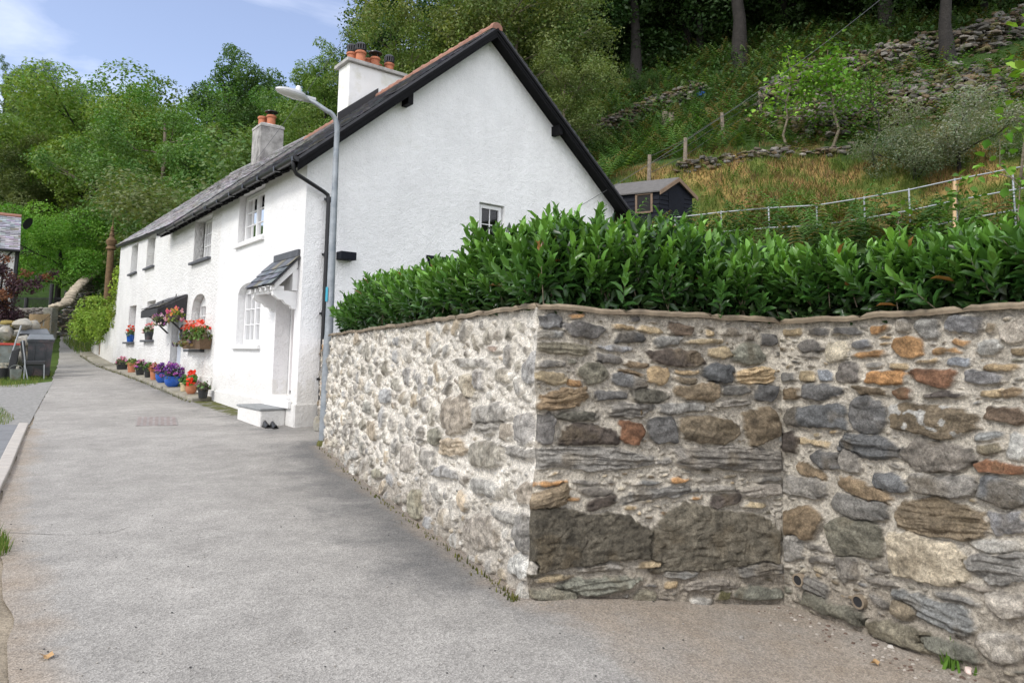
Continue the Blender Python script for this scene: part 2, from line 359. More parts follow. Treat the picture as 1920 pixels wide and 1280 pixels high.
npmk('road',np.stack([RX,RY,RZ],-1).reshape(-1,3),grid_faces(len(ys),nc)[:,::-1],'asphalt',None,np.stack([brown,dark,moss],-1).reshape(-1,3),True,kind='structure')
# seams and little patches on the road
def strip(mb,px,w,dz=.016,jit=.02):
    P=[gp(*q,dz) for q in px]; pts=[]
    for a,b in zip(P[:-1],P[1:]):
        k=max(2,int(np.linalg.norm(b-a)/.06)); pts+=[a+(b-a)*i/k for i in range(k)]
    pts.append(P[-1]); L=[];
    for i,p in enumerate(pts):
        d=pts[min(i+1,len(pts)-1)]-pts[max(i-1,0)]; n=V3(-d[1],d[0],0); n/=np.linalg.norm(n)+1e-9; j=n*jit*vn(i*.35,3.,11); ww=w*(.35+.65*abs(float(vn(i*.5,9.,4))))
        for k in(-1,1):
            q=p+j+n*k*ww; q[2]=float(zg(q[0],q[1]))+dz; L.append(q)
    mb.add(L,[(2*i,2*i+1,2*i+3,2*i+2) for i in range(len(pts)-1)])
mb=MB(); strip(mb,[(0,1000),(120,1006),(205,1002),(246,990)],.006,.016,.008)

M('tar',(.17,.16,.145),.8,.3,10); mk('road_seams',mb,'tar',None,kind='structure')
mb=MB()
for k in range(300):
    px,py=random.uniform(20,1300),random.uniform(800,1275); p=gp(px,py,.017); s_=random.uniform(.004,.012)
    if p[0]>1.6: continue
    mb.rock(p,(s_*1.3,s_,s_*.6),k,(.3,.28,.25) if random.random()<.5 else (.04,.04,.04))
mk('road_grit',mb,'debris',None,kind='stuff')
tagp(bpy.data.objects['road_grit'],'loose grit and tiny chippings scattered over the grey lane surface','grit')
# ------------------------------------------------------------------ hillside
HP=[tuple(aty(*q)) for q in [(1440,468,15),(1900,440,15),(1265,470,16),(1240,468,20),(1600,400,19),(1600,318,23),(1300,322,23),(1280,302,24),(1352,262,27),(1425,218,29),(1100,275,32),(1300,205,33),(1190,165,38),(1385,97,38),(1560,28,45),(1775,108,30),(1900,235,22),(1900,62,32),(1600,262,25),(1750,300,22),(1200,-20,62),(1700,-90,50),(1450,380,19),(1450,310,23)]]
HP+=[(60,100,62),(0,100,55),(-40,100,36),(-80,100,33),(-22,36,2.2),(-14,42,7.5),(-30,46,3.9),(-31,52,5),(-35,62,11),(-24,60,12),(-15,50,12),(-5,36,10.5),(-60,60,9),(-60,44,4),(40,40,24),(60,60,40),(50,15,14),(30,5,7),
 (.4,5,1.65),(2.2,5.2,1.65),(3.3,3.5,1.65),(-2.2,10.2,1.62),(0,9,1.75),(3,12,2.4),(4.5,8.5,1.9),(8,8,2.7),(6,2,1.8),(10,-10,2),(0,16,2.5),(-6,20,3),(5,20,4.3),(-12,30,2.6),(-1,26,6.5),(-18,33,2.4),(-9,31,5.2)]
HP+=[(-1,12.5,1.6),(1.5,11,1.75),(-110,80,24),(-60,140,42),(0,150,62),(90,150,66),(-100,140,40)]
HP=np.array(HP); cc_=3.
def _k(a,b): return -np.sqrt(((a[:,None,:]-b[None])**2).sum(-1)+cc_**2)
Wt=np.linalg.solve(_k(HP[:,:2],HP[:,:2])-1e-3*0*np.eye(len(HP)),HP[:,2]-HP[:,2].mean())
def zh(x,y):
    x=np.asarray(x,float); sh=x.shape; q=np.stack([x.ravel(),np.asarray(y,float).ravel()],-1); out=[]
    for i in range(0,len(q),20000): out.append(_k(q[i:i+20000],HP[:,:2])@Wt+HP[:,2].mean())
    z=np.concatenate(out) if out else np.zeros(0)
    return z.reshape(sh)
hx=np.unique(np.concatenate([np.arange(-120,-36,2.),np.arange(-36,30,.4),np.arange(30,110,2.)])); hy=np.unique(np.concatenate([np.arange(-30,1,1.),np.arange(1,60,.4),np.arange(60,170,2.)]))
HX,HY=np.meshgrid(hx,hy,indexing='ij'); HZ=zh(HX,HY)
HZ+=.18*fbm(HX*.6,HY*.6,21)*sst(13,18,HY)+.5*fbm(HX*.15,HY*.15,25)*sst(25,40,HY)
hp=np.stack([HX,HY],-1)
# snap the border of the terrace to a line just behind the walls
tB=(hp-C0[:2])@U[:2]; sB=(hp-C0[:2])@S[:2]
off=.17
inb=np.ones(HX.shape,bool)
def rightof(p,a,b,o=0): return -side(p,a,b)/np.linalg.norm(np.array(b)-np.array(a))<-o
# region test: behind walls (garden side)
bA=-side(hp,P1t[:2],P0t[:2])/np.linalg.norm(P1t[:2]-P0t[:2]); bBv=side(hp,P1t[:2],P2t[:2])/np.linalg.norm(P2t[:2]-P1t[:2]); bC=side(hp,P2t[:2],P3t[:2])/np.linalg.norm(P3t[:2]-P2t[:2])
g_wall=(bA>off)&(((bBv>off)&(HX<1.9))|((HX>=1.9)&(bC>off))|((bBv>off)&(bC>off)))
front_ok=(tB<-.0)|(sB>.5)
keepv=np.where(HY<12.9,g_wall,front_ok)&front_ok
keepv&=~((tB<0)&(sB<.6)&(HY>10.2))
keepv|=(HY>44)
Fh=grid_faces(len(hx),len(hy)); ok=keepv.reshape(-1)[Fh].all(1)
SM=aty(1640,330,22)
def hillcol(x,y):
    n1=fbm(x*.5,y*.5,31,4); n2=fbm(x*1.7,y*1.7,37,3)
    g=V3(.035,.065,.016)*np.ones(np.shape(x)+(3,))
    dry=np.exp(-(((x-9)/7.5)**2+((y-20.5)/4.2)**2)*1.1)*1.35+.35*n2+.1*n1
    m=sst(.35,.7,dry)[...,None]; m2=sst(-.25,.25,n2+.3*n1)[...,None]
    dryc=V3(.30,.20,.075)*m2+V3(.10,.13,.03)*(1-m2)
    return g*(1-m)+dryc*m
Vc=hillcol(HX,HY).reshape(-1,3)
Vh,Fh2,Vc=compact(np.stack([HX,HY,HZ],-1).reshape(-1,3),Fh[ok],Vc)
npmk('hillside',Vh,Fh2,'ground_mat',None,Vc,True,kind='structure')
def hz(p): return float(zh(np.array([p[0]]),np.array([p[1]]))[0])
def hit(px,py,d0=10,d1=90):      # where the line of sight meets the hillside
    ds=np.linspace(d0,d1,400); P=np.array([aty(px,py,d) for d in ds]); dz=P[:,2]-zh(P[:,0],P[:,1])
    i=np.where(dz<0)[0]; i=i[0] if len(i) else 399
    p=P[i].copy(); p[2]=hz(p); return p
# ------------------------------------------------------------------ rubble masonry
PAL=dict(D=(.125,.122,.116),K=(.095,.080,.068),G=(.215,.203,.18),B=(.19,.15,.10),R=(.20,.105,.06),O=(.40,.235,.11),T=(.37,.29,.18),L=(.40,.385,.345),U=(.225,.23,.235),V=(.18,.17,.13),X=(.115,.108,.086),Y=(.40,.355,.27),Z=(.14,.108,.08),M=(.13,.12,.055))
def masonry(name,Sb,Eb,St,Et,res,stones,fill,mortar,seed,parent,pale=0,es=True,ee=True,m0=None,m1=None):
    L=np.linalg.norm((Et-St)[:2]); H=max(St[2]-Sb[2],Et[2]-Eb[2]); nx=int(L/res)+1; nz=int(H/res)+1
    d=(Et-St); d[2]=0; d/=np.linalg.norm(d); n=V3(d[1],-d[0],0)
    a=np.linspace(0,1,nx)[:,None]; b=np.linspace(0,1,nz)[None]
    P=(Sb*(1-a)[...,None]+Eb*a[...,None])*(1-b[...,None])+(St*(1-a)[...,None]+Et*a[...,None])*b[...,None]
    A=(P-St)@d; Zc=P[...,2]; rg=np.random.default_rng(seed)
    wa=A+.009*vn(A*9,Zc*9,seed+1); wz=Zc+.009*vn(A*9,Zc*9,seed+3)
    h=.013*fbm(A*9,Zc*9,seed+5)+.009*fbm(A*34,Zc*34,seed+6,4)-.004; 
    mn=fbm(A*5,Zc*5,seed+7,4); col=V3(mortar)*(1+.16*mn+.10*vn(A*45,Zc*45,seed+8))[...,None]
    # greenish / brown soiling low on the wall, a real stain with its own shape
    st=sst(.55,.05,Zc+.22*vn(A*3,Zc*3,seed+9)-zg(P[...,0],P[...,1]))[...,None]; col=col*(1-st*.55)+V3(.17,.135,.095)*st*.55
    hs=np.zeros_like(h); occ=np.zeros(h.shape,bool); cover=np.zeros_like(h)
    def place(s,force=True):
        ca,cz,w,hh,ang,key=s[:6]; w*=(1.12 if force else 1); hh*=(1.15 if force else 1); lay='l' in key; key0=key[0]; t=math.radians(ang)
        R=max(w,hh)*.75; 
        i0,i1=int(max(0,(ca-R-A.min())/(L)*nx)),int(min(nx,(ca+R-A.min())/L*nx+2))
        z0=Zc.min(); j0,j1=int(max(0,(cz-R-z0)/(Zc.max()-z0)*nz-3)),int(min(nz,(cz+R-z0)/(Zc.max()-z0)*nz+4))
        if i1-i0<2 or j1-j0<2: return False
        sl=(slice(i0,i1),slice(j0,j1)); x=(wa[sl]-ca)*math.cos(t)+(wz[sl]-cz)*math.sin(t); y=-(wa[sl]-ca)*math.sin(t)+(wz[sl]-cz)*math.cos(t)
        sd_=int(abs(ca*971+cz*577+w*3331))%9973
        x=x+.006*vn(wa[sl]*22,wz[sl]*22,sd_%90); y=y+.006*vn(wa[sl]*22,wz[sl]*22,sd_%90+1); mnr=min(w,hh)/2
        xx=x/(w/2); yy=y/(hh/2); acc=0
        if 'r' in key: r=(np.abs(xx)**2.2+np.abs(yy)**2.2)**(1/2.2)
        else:
            for an,dd_ in [(rg.normal()*.12,rg.uniform(.93,1.03)),(math.pi+rg.normal()*.12,rg.uniform(.93,1.03)),(math.pi/2+rg.normal()*.16,rg.uniform(.86,1.02)),(-math.pi/2+rg.normal()*.16,rg.uniform(.86,1.02))]+[(math.pi/4*q+rg.normal()*.22,rg.uniform(.88,1.32)) for q in (1,3,5,7) if 'q' not in key or q<5]:
                acc=acc+np.maximum(0,(xx*math.cos(an)+yy*math.sin(an))/dd_)**14
            r=acc**(1/14)
        r=r+min(.08,.005/mnr)*vn(x*55+sd_,y*55,sd_%200)+min(.10,.022/mnr)*vn(x*9+sd_,y*9,sd_%190)
        ins=r<1
        if not force and (occ[sl]&(r<1.08)).sum()>0: return False
        occ[sl]|=(r<1.04)
        big=min(1,math.sqrt(w*hh)/.22); Hh=(.016+.034*big*rg.uniform(.5,1.3))
        dm=np.clip((1-r)*mnr,0,1); e=np.clip(dm/(.005+.008*big),0,1); e=e*e*(3-2*e); dome=1-np.exp(-dm/.03)
        fc=np.full(x.shape,9.)
        for q in range(5): a_=rg.random()*6.28; fc=np.minimum(fc,.55+rg.random()*.5+(xx*math.cos(a_)+yy*math.sin(a_))*rg.uniform(.15,.7))
        det=.5*fbm(x*24+sd_,y*24,sd_%180+3,4)+(.9*(vn(x*5+sd_,y*60,sd_%170)) +.5*vn(x*12,y*130,sd_%150) if lay else .35*vn(x*9+sd_,y*30,sd_%170))
        prof=Hh*(.35+.30*dome+.5*np.clip(fc,0,1))+.0115*det*(.4+big)-.007*big*np.exp(-(vn(x*9+sd_,y*11,sd_%99)/.05)**2)*(vn(x*4,y*4,sd_%98)>0)-(.007*sst(.3,.7,vn(x*34,y*38,sd_%97)) if key0 in 'XK' else 0)
        tint=V3(PAL[key0])*(1+.03*rg.normal()*V3(1,0,-1))*rg.uniform(.9,1.4)
        if pale: tint=tint*(1-pale)+V3(mortar)*pale*.8
        v=1+.55*fbm(x*16+sd_,y*26,sd_%140,4)+.30*(vn(x*8,y*60,sd_%130)*vn(x*20,y*110,sd_%120+2) if lay else vn(x*16,y*34,sd_%130))
        c=tint*v[...,None]
        sec=sst(.15,.6,fbm(x*7+sd_,y*7,sd_%123,3))[...,None]; c=c*(1-.4*sec)+V3(.22,.17,.10)*rg.uniform(.4,1.)*.4*sec
        if 'w' in key: wl=sst(.5,.62,vn(x*19+3,y*24,77)+.25*vn(x*60,y*60,78))[...,None]; c=c*(1-wl*.8)+V3(.5,.5,.47)*wl*.8
        # mortar smeared over the edge
        sm=sst(.0,.010,dm+.006*vn(wa[sl]*30,wz[sl]*30,seed+11)-(.010*(vn(wa[sl]*11,wz[sl]*11,seed+31)+.4) if pale else 0))[...,None]
        nh=h[sl]*(1-e)+np.maximum(prof,h[sl])*e
        ins3=ins[...,None]; col[sl]=np.where(ins3,col[sl]*(1-sm)+c*sm,col[sl]); hs[sl]=np.where(ins,np.maximum(nh,h[sl]),hs[sl]); cover[sl]=np.maximum(cover[sl],ins)
        # slight mortar shoulder
        return True
    for s in stones: place(s)
    for (num,w0,w1,ar0,ar1,keys,amax) in fill:
        for _ in range(num):
            w=rg.uniform(w0,w1); place((rg.uniform(0,L),rg.uniform(Zc.min(),Zc.max()-.06),w,w*rg.uniform(ar0,ar1),rg.normal()*amax,keys[rg.integers(len(keys))]),False)
    h=np.where(cover>0,hs,h-.004)
    jt=(.024*vn(Zc*5,Zc*0+3,5)+.013*vn(Zc*17,Zc*0+3,6)+.006)[...,None]
    fs=np.ones_like(A)
    if es: fs=fs*sst(0,.03,A-A[:1])
    if ee: fs=fs*sst(0,.03,A[-1:]-A)
    Pn=P+n*(h*fs)[...,None]
    for m_,dd_ in ((m0,A-A[:1]),(m1,A[-1:]-A)):
        if m_ is not None: Pn=Pn+m_*jt*np.exp(-(dd_/.07)**2)[...,None]
    npmk(name,Pn.reshape(-1,3),grid_faces(nx,nz),'masonry',parent,np.clip(col,.004,.9).reshape(-1,3),True)
def surv(lst,ox,oy,sc,St,Et,off=0):
    d=Et-St; d[2]=0; d/=np.linalg.norm(d); n=V3(d[1],-d[0],0); out=[]
    for q in lst:
        cx,cy,w,hh=q[:4]; key=q[-1]; ang=q[4] if len(q)==6 else 0
        X,Y=ox+cx/sc,oy+cy/sc; f=lambda x,y: onp(x,y,St+n*.03,n)
        c=f(X,Y); l=f(X-w/sc/2,Y); r=f(X+w/sc/2,Y); t=f(X,Y-hh/sc/2); b=f(X,Y+hh/sc/2)
        sc_a=np.linalg.norm(r-l)/(w/sc); sc_z=(t[2]-b[2])/(hh/sc); slope=(r[2]-l[2])/max(1e-6,np.dot(r-l,d))
        # rotation in the picture plus the plane's own foreshortening
        an=math.degrees(math.atan2(math.tan(math.radians(-ang))*sc_z,sc_a)+0*slope)
        if abs(slope)>.05: an+=math.degrees(math.atan(slope))
        out.append((float(np.dot(c-St,d)),float(c[2]),float(np.dot(r-l,d)),float(t[2]-b[2]),an,key))
    return out
BL=[(150,125,90,50,0,'D'),(277,157,160,62,3,'D'),(245,108,70,20,-10,'O'),(425,143,90,25,3,'T'),(520,155,95,32,6,'T'),(640,153,95,45,10,'Z'),(447,186,120,45,4,'D'),(130,172,120,36,0,'L'),(593,198,105,46,-4,'G'),(200,228,195,48,3,'Vl'),(388,222,155,26,4,'U'),(365,264,105,40,6,'D'),(622,260,215,66,4,'K'),(730,200,150,28,-3,'T'),(745,168,45,24,0,'T'),(828,165,80,34,0,'G'),(892,180,45,38,0,'G'),(968,192,68,55,0,'D'),(895,246,115,75,-8,'V'),(785,243,85,45,0,'T'),(150,285,125,28,2,'G'),(306,317,108,76,5,'V'),(472,287,90,26,8,'B'),(450,319,125,26,8,'B'),(440,348,130,58,14,'D'),(556,328,84,64,0,'T'),(780,322,112,82,0,'D'),(660,316,120,20,3,'T'),(655,343,110,28,8,'Bl'),(921,328,145,70,-8,'Tl'),(150,333,110,50,0,'T'),(235,358,55,28,0,'O'),(190,415,195,76,-8,'Bl'),(375,403,140,42,0,'Dq'),(523,403,136,56,-3,'X'),(700,391,160,56,3,'B'),(840,384,105,42,-4,'G'),(960,392,85,65,5,'D'),(245,479,170,40,2,'X'),(450,461,180,50,-5,'Gl'),(640,450,175,46,-2,'G'),(835,432,145,28,0,'Gl'),(122,525,80,120,0,'D'),(292,548,210,85,2,'Kq'),(455,545,98,85,0,'R'),(568,532,105,103,-10,'D'),(740,532,225,95,3,'B'),(938,512,140,122,-12,'B'),(290,645,600,84,2,'Gl'),(822,641,420,84,3,'Gl'),(145,733,130,26,0,'O'),(275,730,100,22,0,'G'),(130,795,190,82,-15,'Bl'),(315,760,130,34,0,'G'),(332,802,115,46,-18,'K'),(510,728,120,22,-5,'G'),(630,720,100,20,0,'O'),(545,770,280,48,-6,'Gl'),(230,795,60,20,0,'O'),(450,822,70,22,0,'T'),(512,801,60,15,0,'T'),(800,793,110,48,-15,'K'),(780,750,130,30,0,'G'),(690,786,60,18,0,'O'),(740,719,100,20,0,'G'),(968,716,110,26,-4,'G'),(970,757,200,40,-5,'Gl'),(910,812,90,26,0,'T'),(135,857,75,16,0,'O'),(590,846,80,16,0,'O'),(295,938,480,205,1,'Xq'),(772,936,430,205,1,'Xq'),(60,1060,85,58,0,'L'),(520,1032,90,28,0,'T'),(330,1052,180,34,-4,'Gl'),(330,1117,280,64,-5,'Vl'),(500,1160,90,55,0,'V'),(740,1112,200,44,0,'Gl'),(790,1150,60,34,0,'M'),(940,1050,180,52,-5,'Gl'),(150,1152,180,50,3,'V'),(920,1142,200,54,3,'V'),(160,1090,140,26,0,'T'),(640,1075,120,26,3,'Gl'),(480,462,20,20,0,'T')]
CL=[(70,140,60,28,0,'T'),(150,138,70,26,0,'D'),(248,141,105,26,0,'D'),(355,132,65,32,0,'O'),(430,125,50,50,0,'L'),(507,128,84,60,0,'G'),(625,118,125,62,3,'U'),(718,127,32,36,0,'B'),(797,143,104,72,0,'L'),(133,186,90,40,0,'D'),(130,218,60,20,0,'G'),(225,202,68,66,0,'Y'),(297,181,62,30,0,'U'),(325,216,118,24,0,'O'),(447,190,95,64,0,'Or'),(568,202,105,24,0,'O'),(615,176,60,20,8,'O'),(710,193,84,60,0,'L'),(808,207,50,28,0,'T'),(372,163,50,11,0,'T'),(372,186,40,11,0,'T'),(502,234,80,20,0,'T'),(612,241,85,36,0,'U'),(260,271,74,70,0,'D'),(338,252,60,22,0,'G'),(182,280,54,32,0,'U'),(122,288,50,38,0,'T'),(64,288,50,38,0,'G'),(742,257,115,28,0,'Tl'),(418,256,68,26,0,'T'),(372,291,140,48,0,'O'),(527,287,140,54,0,'R'),(690,293,135,46,0,'U'),(175,333,135,52,-4,'D'),(335,331,125,32,4,'Bl'),(435,342,60,40,0,'R'),(565,344,165,28,0,'Kl'),(718,341,76,30,0,'T'),(792,340,80,28,0,'Bl'),(74,343,60,40,0,'B'),(148,414,205,70,0,'Dq'),(322,410,122,108,0,'Dr'),(540,431,275,106,3,'Bw'),(762,411,138,56,0,'Z'),(215,466,40,16,0,'T'),(335,515,188,74,8,'Dl'),(545,545,230,95,3,'G'),(715,482,100,26,-5,'Gl'),(720,524,90,38,0,'V'),(808,508,62,98,0,'L'),(200,558,110,58,10,'D'),(140,590,100,44,25,'B'),(270,562,74,66,0,'G'),(397,627,110,58,18,'D'),(567,640,225,76,5,'G'),(752,585,165,48,3,'R'),(757,660,175,86,4,'D'),(115,643,165,66,8,'G'),(302,650,168,54,18,'B'),(300,712,175,74,10,'G'),(555,746,310,112,5,'Bl'),(777,765,112,78,0,'U'),(118,752,130,98,-10,'B'),(285,805,175,125,10,'V'),(520,872,255,155,8,'Y'),(750,836,165,46,3,'L'),(750,907,215,86,5,'Gl'),(70,842,108,76,0,'G'),(165,836,100,22,15,'G'),(187,880,118,24,12,'G'),(263,908,76,80,5,'G'),(367,907,80,20,15,'G'),(377,951,120,26,12,'G'),(160,965,90,52,28,'Gl'),(625,1002,160,32,12,'Gl'),(545,1044,255,84,20,'Gl'),(783,1022,122,84,0,'L'),(680,968,120,18,8,'G'),(225,1040,240,52,20,'V'),(365,1010,70,34,25,'G'),(430,1115,215,74,20,'V'),(600,1165,190,56,20,'V'),(765,1160,160,95,0,'Lr'),(445,1042,84,56,10,'B'),(140,500,110,24,6,'T'),(60,500,80,60,0,'K')]
AL=[(588,455,125,150,0,'B'),(735,445,160,80,-10,'G'),(710,505,120,46,0,'Gl'),(800,520,58,78,0,'B'),(640,325,62,95,0,'T'),(500,545,52,78,0,'M'),(575,590,120,84,0,'Tl'),(710,620,135,115,0,'V'),(370,290,34,72,0,'U'),(205,420,34,58,0,'V'),(230,515,38,86,0,'T'),(420,830,55,130,0,'M'),(262,700,52,46,0,'M'),(700,950,140,140,0,'G'),(880,510,80,145,0,'U'),(640,230,150,46,0,'G'),(870,1090,90,95,0,'L'),(800,195,34,80,0,'U'),(740,170,60,34,0,'R'),(860,610,150,60,8,'Gl'),(540,700,110,60,10,'U'),(380,640,50,110,10,'G'),(680,300,50,90,0,'U'),(470,640,60,80,20,'G'),(900,790,120,90,-10,'B'),(890,950,90,150,0,'D'),(330,320,36,60,0,'V'),(720,760,130,70,20,'L'),(780,280,70,60,0,'Y'),(800,880,100,60,20,'G'),(280,370,40,60,0,'U'),(150,620,40,40,0,'L')]
wl=thing('stone_wall','rubble stone retaining wall with pale lime mortar, bending around the tarmac forecourt under the hedge','stone wall',(.15,4.5,0))
KEYS=['D','G','G','T','B','U','V','L','O','Gl','Bl']
KW=['G','Gl','T','B','V','L','Y','Gl']
fillB=[(80,.10,.16,.4,.7,KW,6),(1600,.05,.12,.2,.5,KW+['D'],8),(3500,.02,.06,.25,.6,KW,12)]
nA_=V3(-.9,-.44,0); nB_=V3(.18,-.98,0); nC_=V3(-.87,-.5,0); MI1=nA_+nB_; MI2=nB_+nC_
masonry('masonry',P1b,P2b,P1t,P2t,.0052,surv(BL,960,540,2,P1t,P2t),fillB,(.50,.46,.385),11,wl,m0=MI1,m1=MI2)
sc2=830/480
masonry('masonry',P2b,P3b,P2t,P3t,.0056,surv(CL,1440,540,sc2,P2t,P3t),[(200,.14,.30,.3,.55,KEYS,8)]+fillB,(.52,.48,.405),12,wl,ee=False,m0=MI2)
fillA=[(1500,.14,.30,.45,.8,['G','L','U','V','T','Y','Gl','L','Ll'],38),(2500,.07,.14,.4,.8,['G','L','U','V','T','B','Y','Gl','L'],40),(2500,.03,.07,.4,.8,['G','L','T','Y','B','U'],50)]
sc3=1006/440
masonry('masonry',P0b,P1b,P0t,P1t,.009,surv(AL,600,580,sc3,P0t,P1t),fillA,(.74,.70,.62),13,wl,pale=.38,es=False,m1=MI1)  # roadside face: smeared mortar, plus its sunlit paleness put into the colours
P9t=W(0,.42,1.72); P9b=W(0,.42,-.1)
masonry('masonry',P9b,P0b,P9t,P0t,.015,[],[(40,.12,.24,.5,.8,KEYS,10),(300,.05,.1,.4,.8,KEYS,10)],(.6,.55,.48),14,wl,ee=False,es=False)
# coping: one thin mortar/slate slab line along the top
cp=[P9t,P0t,P1t,P2t,P3t]; outr=[];inn=[]
for i,p in enumerate(cp):
    nn=V3(0,0,0)
    for a,b in ((i-1,i),(i,i+1)):
        if a>=0 and b<len(cp): d=cp[b]-cp[a]; d[2]=0; d/=np.linalg.norm(d); nn+=V3(d[1],-d[0],0)
    nn/=np.linalg.norm(nn); k=1/max(.5,math.cos(0)); outr.append(nn)
mb=MB(); rows=[]
for i in range(1,len(cp)-1):
    n=int(np.linalg.norm(cp[i+1]-cp[i])/.045)
    for j in range(n):
        f=j/n; p=cp[i]*(1-f)+cp[i+1]*f; nn=outr[i]*(1-f)+outr[i+1]*f
        d=cp[i+1]-cp[i]; L_=np.linalg.norm(d); 
        jo=.010*vn(j*.45+i*31,2.,8); jz=.006*vn(j*.25+i*17,5.,9)+.004*vn(j*.9,7.,10)+.006*((j//13*7)%3-1)*.6; gap=.022 if j%13==0 else .006*abs(vn(j*.9,4.,3))
        rows.append([p+nn*(.045+jo-gap)+ZZ*(-.004+jz),p+nn*(.052+jo-gap)+ZZ*(.016+jz),p+nn*(.035+jo)+ZZ*(.034+jz-gap),p-nn*.30+ZZ*(.036+jz),p-nn*.32+ZZ*(-.3)])
Vv=[q for r in rows for q in r]; mb.add(Vv,[(a*5+k,(a+1)*5+k,(a+1)*5+k+1,a*5+k+1) for a in range(len(rows)-1) for k in range(4)])
M('coping',(.23,.185,.13),.85,.35,9,.7,35,.01,stain=(.10,.075,.05),ss=2.5); mk('coping',mb,'coping',wl,True)
dC=(P3t-P2t); dC[2]=0; dC/=np.linalg.norm(dC); nC=V3(dC[1],-dC[0],0)
for px,py in ((1505,1085),(1618,1125)):
    p=onp(px,py,P2t+nC*.03,nC); mb=MB(); p=p+nC*.035; mb.tube([p-nC*.12,p+nC*.016],.040,18,False); mb.tube([p-nC*.10,p+nC*.018],.030,18,False)
    V=[];n=18
    Xc=dC; 
    for r_,o2 in ((.040,.017),(.030,.018)):
        for k in range(n): a=2*math.pi*k/n; V.append(p+nC*o2+(Xc*math.cos(a)+ZZ*math.sin(a))*r_)
    mb.add(V,[(k,(k+1)%n,n+(k+1)%n,n+k) for k in range(n)]); 
    o=mk('drain_pipe',mb,'coping',wl,True)
    mb=MB(); mb.add([p+nC*.012+(Xc*math.cos(2*math.pi*k/n)+ZZ*math.sin(2*math.pi*k/n))*.030 for k in range(n)],[tuple(range(n))]); mk('pipe_bore',mb,'coal',o)  # flat black disc painted for the unlit depth of the pipe
# ------------------------------------------------------------------ cottages
def wall_grid(P,a0,a1,z0,topf,zsplit,ops,amp=.01,seed=0,step=.22,base=None):
    mb=MB(); A=sorted({a0,a1,*[o[0] for o in ops],*[o[1] for o in ops]}); Zs=sorted({z0,zsplit,*[o[2] for o in ops],*[o[3] for o in ops]})
    def sub(L):
        out=[]
        for x,y in zip(L[:-1],L[1:]):
            k=max(1,int((y-x)/step)); out+=[x+(y-x)*i/k for i in range(k)]
        return out+[L[-1]]
    A=sub(A); Zs=sub(Zs); NU=12
    def bulge(a,z):
        w=1.
        for o in ops:
            d=max(o[0]-a,a-o[1],o[2]-z,z-o[3],0); w=min(w,d/.3)
        w=min(w,(a-a0)/.3,(a1-a)/.3)
        return -amp*float(fbm(a*1.3,z*1.3,seed))*max(0,w)
    idx={}
    V=[]
    def vid(i,j):
        if (i,j) in idx: return idx[(i,j)]
        a=A[i]
        if j<len(Zs): z=Zs[j]
        else: z=Zs[-1]+(topf(a)-Zs[-1])*(j-len(Zs)+1)/NU
        V.append(P(a,bulge(a,z),z)); idx[(i,j)]=len(V)-1; return idx[(i,j)]
    Fs=[]
    for i in range(len(A)-1):
        for j in range(len(Zs)-1+NU):
            am=(A[i]+A[i+1])/2
            if j<len(Zs)-1:
                zm=(Zs[j]+Zs[j+1])/2
                if any(o[0]<am<o[1] and o[2]<zm<o[3] for o in ops): continue
            elif abs(topf(am)-Zs[-1])<1e-4: continue
            Fs.append((vid(i,j),vid(i+1,j),vid(i+1,j+1),vid(i,j+1)))
    mb.add(V,Fs)
    for (b0,b1,c0,c1,rise,dep) in ops:
        n=14; arc=[]
        if rise:
            for k in range(n+1):
                x=-1+2*k/n; arc.append((b0+(b1-b0)*k/n,c1-rise+rise*math.sqrt(max(0,1-abs(x)**2.4))))
            V=[];
            for a,z in arc: V+= [P(a,0,z),P(a,0,c1)]
            mb.add(V,[(2*k,2*k+2,2*k+3,2*k+1) for k in range(n)])
        else: arc=[(b0,c1),(b1,c1)]
        loop=[(b0,c0)]+arc+[(b1,c0),(b0,c0)]
        for p,q in zip(loop[:-1],loop[1:]): 
            if abs(p[0]-q[0])+abs(p[1]-q[1])<1e-5: continue
            mb.add([P(p[0],0,p[1]),P(q[0],0,q[1]),P(q[0],dep,q[1]),P(p[0],dep,p[1])],[(0,1,2,3)])
    return mb
def pbox(mb,P,a0,a1,d0,d1,z0,z1): return mb.hexa([P(a0,d0,z0),P(a1,d0,z0),P(a1,d1,z0),P(a0,d1,z0),P(a0,d0,z1),P(a1,d0,z1),P(a1,d1,z1),P(a0,d1,z1)])
